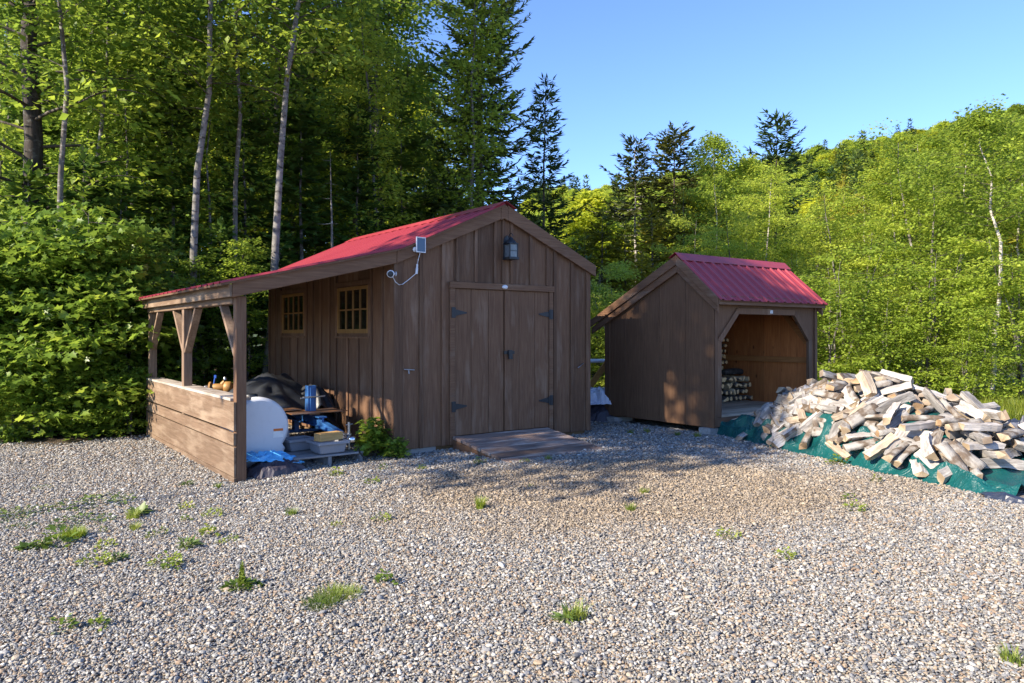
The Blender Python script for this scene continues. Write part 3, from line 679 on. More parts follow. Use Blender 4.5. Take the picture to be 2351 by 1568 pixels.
# ================================================================== things under the lean-to
def wl(s, t, dz=0):
    p = W1(s, t); return (p.x, p.y, gz(p.x, p.y) + dz)
tk = empty('water_tank', wl(-1.40, .45), RZ, 'big white round plastic tank standing behind the lean-to front post', 'tank')
def drum(r, z0):
    pts = []
    for i in range(33):
        a = math.radians(-38 + 256 * i / 32); pts.append((r * math.cos(a), r * math.sin(a)))
    foot = [(-.245, -r - .02), (-.245, -.46), (.245, -.46), (.245, -r - .02)]
    return [(x, z + .455) for x, z in pts + [(-.29, -.25)] + foot[0:1] + foot[1:3] + foot[3:4] + [(.29, -.25)]][:]
m = MB()
rings = [(.90, .0), (.975, .012), (1, .05), (1, .33), (.975, .37), (.9, .385)]
sec = drum(.328, 0); n = len(sec); cz = .43
vs = [(x * k, y, cz + (z - cz) * k) for k, y in rings for x, z in sec]
m.add(vs, [(i * n + j, i * n + (j + 1) % n, (i + 1) * n + (j + 1) % n, (i + 1) * n + j) for i in range(len(rings) - 1) for j in range(n)], 0, True)
m.add(vs[:n], [tuple(range(n))]); m.add(vs[-n:], [tuple(range(n))])
m.build('shell', M['white'], tk)
m = MB(); m.box(.15, .255, -.003, -.0005, .405, .432); lb = m.build('label', M['orange_label'], tk)
m = MB(); m.box(.145, .255, -.0025, -.0004, .335, .404); m.build('label', M['paper'], tk)
m = MB(); m.lathe([(.038, 0), (.045, .012), (.045, .035), (.03, .045), (.022, .075)], 14, axis='y', o=(.03, 0, .13)); m.build('valve', M['black'], tk)
m = MB(); m.lathe([(.07, .79), (.07, .83), (.06, .84)], 16, o=(-.03, .2, -.03)); m.build('lid', M['black'], tk)

pc = empty('gas_cylinder', wl(-1.03, 1.02, .0), RZ, 'grey propane cylinder with blue label half hidden behind the white tank', 'gas cylinder')
m = MB(); m.lathe([(.12, 0), (.12, .03), (.15, .05), (.155, .08), (.155, .29), (.14, .34), (.10, .37), (.04, .385)], 28); m.build('body', M['grey_steel'], pc)
m = MB()
vs = []; nA = 10
for z in (.10, .255):
    for i in range(nA): a = -2.35 + 1.55 * i / (nA - 1); vs.append((.1565 * math.cos(a), .1565 * math.sin(a), z))
m.add(vs, [(i, i + 1, nA + i + 1, nA + i) for i in range(nA - 1)], 0, True); lb = m.build('label', M['paper'], pc)
m = MB(); vs = []
for k, z in enumerate((.18, .248)):
    for i in range(nA): a = -2.2 + (1.25 if k else .35) * i / (nA - 1); vs.append((.158 * math.cos(a), .158 * math.sin(a), z))
m.add(vs, [(i, i + 1, nA + i + 1, nA + i) for i in range(nA - 1)], 0, True); m.build('emblem', M['blue_label'], lb)
m = MB(); prof = [(.095, .37), (.1, .46)]
m.lathe([(.1, .375), (.1, .46), (.094, .46), (.094, .375)], 20); m.build('collar', M['grey_steel'], pc)
m = MB(); m.tube([(0, 0, .38), (0, 0, .43)], .018, 8); m.tube([(-.03, 0, .44), (.03, 0, .44)], .014, 8); m.build('valve', M['tin'], pc)

def crumple(name, mat, n, sx, sy, h, seed, sharp=1.0, loc=(0, 0, 0), rz=0, dome=.7, fold=.35, edge=.15):
    """a heap of sheeting: closed mound with creases"""
    from mathutils import noise as nz
    m = MB(); vs = []; N = n
    for i in range(N + 1):
        for j in range(N + 1):
            x = 2 * i / N - 1; y = 2 * j / N - 1
            r = (abs(x) ** 2.6 + abs(y) ** 2.6) ** (1 / 2.6)
            p = Vector((x * 2.2 + seed, y * 2.2, seed * .7)); k = 1 - abs(nz.noise(p)) * 2; k2 = 1 - abs(nz.noise(p * 2.3)) * 2
            hh = h * max(0, (1 - r ** 2.2)) ** dome * (1 - fold + fold * 1.5 * max(-.3, k * .7 + k2 * .3 * sharp))
            wob = 1 + edge * nz.noise(Vector((x * 3 + seed, y * 3, 4)))
            vs.append((x * sx * wob, y * sy * wob, max(0.004, hh) + .012 * nz.noise(p * 5)))
    fs = [(i * (N + 1) + j, (i + 1) * (N + 1) + j, (i + 1) * (N + 1) + j + 1, i * (N + 1) + j + 1) for i in range(N) for j in range(N)]
    m.add(vs, fs, 0, False); o = m.build(name, mat); so = o.modifiers.new('s', 'SOLIDIFY'); so.thickness = .004; so.offset = -1
    o.location = loc; o.rotation_euler = (0, 0, rz); return o
tag(crumple('dark_sack', M['dark_bag'], 18, .30, .22, .15, 3.1, loc=wl(-1.33, .14, .0), rz=RZ + .2, dome=.45, fold=.25), 'dark sack lying on the gravel beside the lean-to post', 'sack')
o = crumple('blue_sheet', M['blue_bag'], 22, .27, .17, .085, 7.7, loc=wl(-1.37, .22, .135), rz=RZ - .25, dome=.6, fold=.5, edge=.35); o.rotation_euler = (0, .12, RZ - .1)
tag(o, 'crumpled light blue plastic sheet on top of the dark sack', 'sheet')

pl = empty('pallet', wl(-.76, .06, .0), RZ, 'grey weathered wooden pallet holding the grey tubs beside the shed wall', 'pallet')
R_ = random.Random(8)
for k, y in enumerate((.0, .17, .34, .52, .70)):
    m = MB(); m.box(-.40, .40, y, y + .095, .098 + R_.uniform(-.002, .002), .118); m.build('slat', M['pallet'], pl, .003)
for x in (-.39, -.02, .35):
    m = MB(); m.box(x, x + .04, .002, .795, .003, .0965); m.build('runner', M['pallet'], pl, .003)
def tub(name, w, d, h, P, rz, label):
    e = empty(name, P, rz, label, 'tub')
    m = MB()
    a = [(-w / 2 * k, -d / 2 * k, w / 2 * k, d / 2 * k) for k in (.86, 1)]
    (x0, y0, x1, y1), (X0, Y0, X1, Y1) = a
    vs = [(x0, y0, 0), (x1, y0, 0), (x1, y1, 0), (x0, y1, 0), (X0, Y0, h), (X1, Y0, h), (X1, Y1, h), (X0, Y1, h)]
    m.add(vs, [(0, 1, 2, 3), (0, 1, 5, 4), (1, 2, 6, 5), (2, 3, 7, 6), (3, 0, 4, 7)])
    o = m.build('basin', M['grey_plastic'], e, .012); s = o.modifiers.new('s', 'SOLIDIFY'); s.thickness = .012
    m = MB(); q = .022
    m.box(X0 - q, X1 + q, Y0 - q, Y0 + .01, h - .004, h + .03); m.box(X0 - q, X1 + q, Y1 - .01, Y1 + q, h - .004, h + .03); m.box(X0 - q, X0 + .01, Y0 + .0105, Y1 - .0105, h - .004, h + .03); m.box(X1 - .01, X1 + q, Y0 + .0105, Y1 - .0105, h - .004, h + .03)
    m.build('rim', M['grey_plastic'], e, .006); return e
tub('tub', .33, .30, .105, wl(-.72, .22, .121), RZ + .05, 'grey plastic tub at the pallet front with a yellow timber laid across')
tub('tub', .30, .24, .11, wl(-.92, .62, .121), RZ + .15, 'pale grey plastic tub at the back of the pallet')
m = MB(); m.box(-.15, .15, -.06, .06, 0, .085); o = m.build('timber_block', M['lumber'], None, .004); o.location = wl(-.72, .20, .258); o.rotation_euler = (.0, .0, RZ + .22); tag(o, 'short fresh yellow timber block resting across the grey tub', 'timber')
m = MB(); P0 = Vector(wl(-.42, .10, .13)); m.tube([P0, Vector(wl(-.40, .0, .06)), Vector(wl(-.34, -.09, .012)), Vector(wl(-.2, -.15, .012)), Vector(wl(-.02, -.13, .014)), Vector(wl(.1, -.10, .012))], .010, 7)
tag(m.build('hose', M['rubber']), 'thin dark hose trailing from the pallet over the gravel', 'hose')

# log splitter: runs along the shed wall with its hitch to the front
ls = empty('log_splitter', wl(-.56, 1.1), RZ, 'blue log splitter with rusty table and trailer hitch under the lean-to', 'log splitter')
m = MB(); m.prism([(-.05, .33), (.05, .33), (.05, .345), (.012, .345), (.012, .435), (.05, .435), (.05, .45), (-.05, .45), (-.05, .435), (-.012, .435), (-.012, .345), (-.05, .345)], -.35, 1.15, 'y'); m.build('beam', M['blue_steel'], ls)
m = MB(); m.beam((0.0, -.15, .38), (.06, -.72, .27), .085, .085); m.prism([(-.04, .30), (.04, .30), (.04, .34), (-.04, .34)], -.5, -.2, 'y'); m.build('tongue', M['blue_steel'], ls, .006)
m = MB(); m.beam((.06, -.72, .275), (.083, -.93, .245), .075, .05); m.lathe([(.045, -.02), (.05, .0), (.045, .03), (.02, .045)], 14, o=(.088, -.96, .24)); m.beam((.06, -.74, .305), (.08, -.9, .292), .03, .02); m.build('coupler', M['chrome'], ls, .006)
m = MB(); m.tube([(.10, -.86, .12), (.10, -.86, .43)], .016, 10); m.tube([(.06, -.86, .40), (.145, -.86, .405)], .006, 6); m.lathe([(.032, .285), (.032, .30)], 12, o=(.10, -.86, 0)); m.build('jack', M['tin'], ls)
m = MB(); m.prism([(-.33, -.24), (.40, -.20), (.36, .22), (-.30, .20)], .481, .488, 'z'); m.box(-.06, .06, -.1, .12, .451, .4805); m.build('table', M['rust'], ls)
m = MB(); m.prism([(-.36, .02), (-.10, .06), (-.12, .30), (-.34, .26)], .505, .512, 'z'); m.build('side_plate', M['rust'], ls)
m = MB(); m.prism([(-.055, .489), (.05, .489), (.05, .80), (-.055, .80)], -.02, .0, 'y'); m.box(-.055, -.043, .0005, .08, .489, .80); m.box(.038, .05, .0005, .08, .489, .80); m.box(-.03, .025, -.035, -.0205, .489, .78); m.build('tower', M['blue_steel'], ls, .004)
m = MB(); m.box(-.13, .14, -.06, -.0355, .66, .675); m.tube([(-.16, -.05, .655), (.15, -.05, .672)], .01, 7); m.build('clamp', M['tin'], ls, .003)
for s_ in (-1, 1):
    m = MB(); m.lathe([(.09, -.05), (.17, -.05), (.185, -.03), (.185, .03), (.17, .05), (.09, .05)], 24, axis='x', o=(s_ * .36, .55, .185)); w = m.build('wheel', M['rubber'], ls)
    m = MB(); m.lathe([(.03, -.03), (.088, -.035), (.088, .035), (.03, .03)], 18, axis='x', o=(s_ * .36, .55, .185)); m.build('rim', M['blue_steel'], w)
m = MB(); m.tube([(-.33, .55, .185), (.33, .55, .185)], .022, 8); m.box(-.03, .03, .5, .6, .19, .328); m.build('axle', M['blue_steel'], ls)

def drape(name, mat, P, label, sx, sy, knots, seed):
    from mathutils import noise as nz
    m = MB(); N = 34; vs = []
    for i in range(N + 1):
        for j in range(N + 1):
            x = (2 * i / N - 1) * sx; y = (2 * j / N - 1) * sy; h = 0
            h = .07 * math.log(sum(math.exp((kh - sl_ * math.sqrt((x - kx) ** 2 + (y - ky) ** 2 + .006)) / .07) for kx, ky, kh, sl_ in knots))
            a = math.atan2(y, x); r = math.hypot(x / sx, y / sy)
            h = max(h, 0) + .035 * math.sin(a * 11 + 2 * nz.noise(Vector((x * 2, y * 2, seed)))) * min(1, r * 1.3) * (h > .02)
            vs.append((x, y, max(.012, h + .015 * nz.noise(Vector((x * 6, y * 6, seed))))))
    fs = [(i * (N + 1) + j, (i + 1) * (N + 1) + j, (i + 1) * (N + 1) + j + 1, i * (N + 1) + j + 1) for i in range(N) for j in range(N)]
    m.add(vs, fs, 0, True); o = m.build(name, mat); o.location = P; o.rotation_euler = (0, 0, RZ)
    so = o.modifiers.new('s', 'SOLIDIFY'); so.thickness = .004; so.offset = -1
    tag(o, label, 'tarp'); return o
drape('tarp_cover', M['black_tarp'], wl(-.72, 2.02), 'black tarpaulin draped over a tall machine under the lean-to', .66, .62,
      [(-.05, .1, .98, .72), (-.30, -.15, .86, 1.1), (.2, .25, .97, 1.0), (-.15, -.42, .80, 1.5), (.12, -.30, .72, 1.35), (-.42, .1, .78, 1.3)], 2.2)
drape('tarp_cover', M['black_tarp'], wl(-.27, 1.83), 'small black cover over a hump against the shed wall', .24, .34, [(.02, .0, .84, 1.25), (.02, .16, .84, 1.6), (0, -.14, .78, 1.6)], 5.2)
# tan pump on a stand behind the half wall
pm = empty('pump', wl(-1.12, 3.1, -.0), RZ - .55, 'tan metal pump with a blue handle standing behind the half wall', 'pump')
m = MB(); m.lathe([(.05, -.16), (.065, -.14), (.065, .1), (.05, .12)], 18, axis='x', o=(0, 0, .80)); m.lathe([(.095, -.155), (.095, -.125)], 18, axis='x', o=(0, 0, .80)); m.lathe([(.085, .10), (.10, .12), (.10, .20), (.085, .22)], 18, axis='x', o=(0, 0, .80)); m.tube([(.06, 0, .85), (.10, 0, .90)], [.045, .03], 10); m.build('body', M['tan_metal'], pm)
m = MB(); m.tube([(-.08, 0, .86), (-.06, 0, .97)], .014, 8); m.box(-.075, -.035, -.015, .015, .95, 1.0); m.build('handle', M['blue_plastic'], pm, .004)
m = MB(); m.lathe([(.04, -.235), (.045, -.2), (.03, -.16)], 14, axis='x', o=(0, 0, .80)); m.build('cap', M['tin'], pm)
m = MB(); m.lathe([(.03, .90), (.034, .93), (.02, .95)], 12, o=(.11, 0, .02)); m.build('cap', M['tin'], pm)
m = MB(); m.box(-.14, -.10, -.03, .03, .60, .73); m.box(.13, .17, -.03, .03, .60, .70); m.box(-.2, .22, -.16, .16, .57, .60)
for x in (-.18, .17):
    for y in (-.14, .11): m.box(x, x + .03, y, y + .03, 0, .57)
m.build('stand', M['tan_metal'], pm, .003)
pm.scale = (.8, .8, .88)

# ================================================================== behind and between the sheds
tb = empty('work_table', (1.60, 13.2, gz(1.6, 13.2)), RZ - .62, 'white topped work table standing in the gap between the two sheds', 'table')
m = MB(); m.box(-.7, .7, -.32, .32, .885, .93); m.build('top', M['white'], tb, .01)
for x in (-.62, .58):
    for y in (-.27, .23):
        m = MB(); m.box(x, x + .04, y, y + .04, 0, .884); m.build('leg', M['grey_steel'], tb)
m = MB(); m.beam((1.30, 12.75, .42), (1.66, 12.80, .90), .09, .14, (0, -1, 0)); tag(m.build('leaning_timber', M['orange_wood']), 'orange timber leaning at a slant in the gap between the sheds', 'timber')
m = MB(); m.beam((.9, 12.55, .40), (2.3, 12.75, .40), .14, .09); o = m.build('brown_timber', M['brown_wood'], None, .004); tag(o, 'level brown timber lying above the silver sheet between the sheds', 'timber', 'brown timbers between the sheds')
m = MB(); m.beam((.9, 12.50, .27), (2.3, 12.70, .27), .20, .12); o = m.build('brown_timber', M['brown_wood'], None, .004); tag(o, 'lower brown timber under the silver sheet edge between the sheds', 'timber', 'brown timbers between the sheds')
o = crumple('silver_sheet', M['silver'], 26, .5, .38, .20, 11.3, loc=(1.52, 12.1, .27), rz=.35, dome=.5, fold=.7, edge=.35); tag(o, 'crumpled silver sheet piled in the gap between the sheds', 'sheet')
o = crumple('dark_heap', M['dark_bag'], 20, .55, .42, .28, 5.3, loc=(1.50, 12.1, gz(1.5, 12.1)), rz=.3, dome=.35, fold=.3); tag(o, 'dark covered heap under the silver sheet between the sheds', 'heap')

# ================================================================== firewood
exec_logs = None
def log_variant(k):
    R = random.Random(900 + k)
    kind = ['wedge', 'wedge', 'wedge', 'half', 'wedge', 'slab', 'wedge', 'round', 'wedge', 'half', 'slab', 'wedge', 'wedge', 'round', 'slab', 'wedge'][k % 16]
    L = R.uniform(.34, .43)
    pts = []; tags = []
    if kind in ('wedge', 'half'):
        w = math.radians(R.uniform(55, 100) if kind == 'wedge' else R.uniform(140, 175))
        r = R.uniform(.085, .12) if kind == 'wedge' else R.uniform(.058, .078)
        n = 5; pts = [(R.uniform(-.008, .008), R.uniform(0, .02))]
        for i in range(n):
            a = -w / 2 + w * i / (n - 1); rr = r * R.uniform(.94, 1.04); pts.append((rr * math.sin(a), rr * math.cos(a)))
        tags = [0] + [1] * (n - 1) + [0]
    elif kind == 'slab':
        a, b = R.uniform(.040, .058), R.uniform(.024, .038)
        pts = [(-a, -b), (a * R.uniform(.7, 1), -b * R.uniform(.8, 1.1)), (a, b * .7), (a * .2, b * 1.1), (-a * .9, b)]
        tags = [0, 0, R.choice([0, 1]), 1, 0]
    else:
        r = R.uniform(.034, .048)
        pts = [(r * R.uniform(.92, 1.06) * math.cos(i * math.pi / 4.5), r * R.uniform(.92, 1.06) * math.sin(i * math.pi / 4.5)) for i in range(9)]
        tags = [1] * 9
    cx = sum(p[0] for p in pts) / len(pts); cy = sum(p[1] for p in pts) / len(pts)
    pts = [(p[0] - cx, p[1] - cy) for p in pts]
    ar = sum(pts[i][0] * pts[(i + 1) % len(pts)][1] - pts[(i + 1) % len(pts)][0] * pts[i][1] for i in range(len(pts)))
    if ar < 0: pts = pts[::-1]; tags = tags[::-1]; tags = tags[1:] + tags[:1]
    return pts, tags, L, kind

def logmats(nm, a, b, streak, ea, eb):
    t = NT(nm + '_split_face'); v = t.coord((18, 18, 1.1)); n = t.noise(v, 2.6, 7, .65, .8); n2 = t.noise(t.coord((5, 5, 1.5)), 2, 4)
    oi = t.n.new('ShaderNodeObjectInfo')
    c = t.mix(t.ramp(n.outputs[0], [(.38, 0), (.58, 1)]).outputs[0], tuple(x * .75 for x in a), b); c = t.mix(t.ramp(n2.outputs[0], [(.47, 0), (.66, .85)]).outputs[0], c, streak)
    hs = t.n.new('ShaderNodeHueSaturation'); t.set(hs.inputs['Color'], c); t.set(hs.inputs['Value'], t.math('ADD', .78, t.math('MULTIPLY', oi.outputs['Random'], .4)))
    t.bump(n.outputs[0], .6, .012); s = t.fin(hs.outputs[0], .8, 0, .2)
    t = NT(nm + '_end_grain'); v = t.coord((1, 1, .1)); n = t.noise(v, 26, 5, .6, 1.5); wv = t.noise(t.coord((1, 1, .1)), 7, 3)
    e = t.fin(t.mix(n.outputs[0], ea, t.mix(t.ramp(wv.outputs[0], [(.4, 0), (.6, 1)]).outputs[0], eb, tuple(x * .6 for x in ea))), .85, 0, .2); 
    return s, e
t = NT('log_bark'); v = t.coord((14, 14, 3)); n = t.noise(v, 2, 7, .7, .5); n2 = t.noise(t.coord(), 9, 3)
t.bump(n.outputs[0], .9, .015)
M['log_bark'] = t.fin(t.mix(t.ramp(n2.outputs[0], [(.42, 0), (.62, 1)]).outputs[0], t.mix(n.outputs[0], (.05, .036, .027), (.19, .145, .11)), t.mix(n.outputs[0], (.20, .185, .17), (.42, .40, .37))), .9, 0, .2)
TONES = [logmats('pale', (0.373, 0.334, 0.306), (0.531, 0.499, 0.469), (0.240, 0.216, 0.201), (0.319, 0.240, 0.155), (0.442, 0.361, 0.262)),
         logmats('tan', (0.300, 0.230, 0.160), (0.442, 0.369, 0.281), (0.231, 0.179, 0.141), (0.284, 0.179, 0.098), (0.389, 0.288, 0.187)),
         logmats('grey', (0.212, 0.194, 0.183), (0.389, 0.369, 0.351), (0.142, 0.131, 0.121), (0.248, 0.189, 0.141), (0.354, 0.297, 0.234))]
TONES.append(logmats('fresh', (.56, .40, .24), (.7, .54, .35), (.45, .33, .2), (.74, .47, .22), (.85, .60, .32)))  # lighter tone, not fresher wood: makes up for the shed's deep shade
TONEW = ['white', 'tan', 'grey']
LOGM = {}
def log_mesh(k, tone):
    if (k, tone) in LOGM: return LOGM[k, tone]
    pts, tags, L, kind = log_variant(k); R = random.Random(40 + k); S = 7; n = len(pts); m = MB(); rings = []
    bend = R.gauss(0, .010); tw = R.gauss(0, .05)
    for i in range(S + 1):
        f = i / S; z = (f - .5) * L; a = tw * (f - .5); b = bend * math.sin(math.pi * f); kx = 1 - .06 * f
        rings.append([((x * kx + R.gauss(0, .0028)) * math.cos(a) - y * kx * math.sin(a) + b, x * kx * math.sin(a) + (y * kx + R.gauss(0, .0028)) * math.cos(a), z + (R.gauss(0, .006) if i in (0, S) else 0)) for x, y in pts])
    vs = [p for r in rings for p in r]
    m.v = vs
    for i in range(S):
        for j in range(n): m.f.append((i * n + j, i * n + (j + 1) % n, (i + 1) * n + (j + 1) % n, (i + 1) * n + j)); m.m.append(tags[j]); m.sm.append(tags[j] == 1)
    m.f.append(tuple(range(n))[::-1]); m.m.append(2); m.sm.append(False); m.f.append(tuple(range(S * n, S * n + n))); m.m.append(2); m.sm.append(False)
    s, e = TONES[tone]
    o = m.build('log', [s, M['log_bark'], e]); LOGM[k, tone] = o.data; bpy.data.objects.remove(o); return LOGM[k, tone]
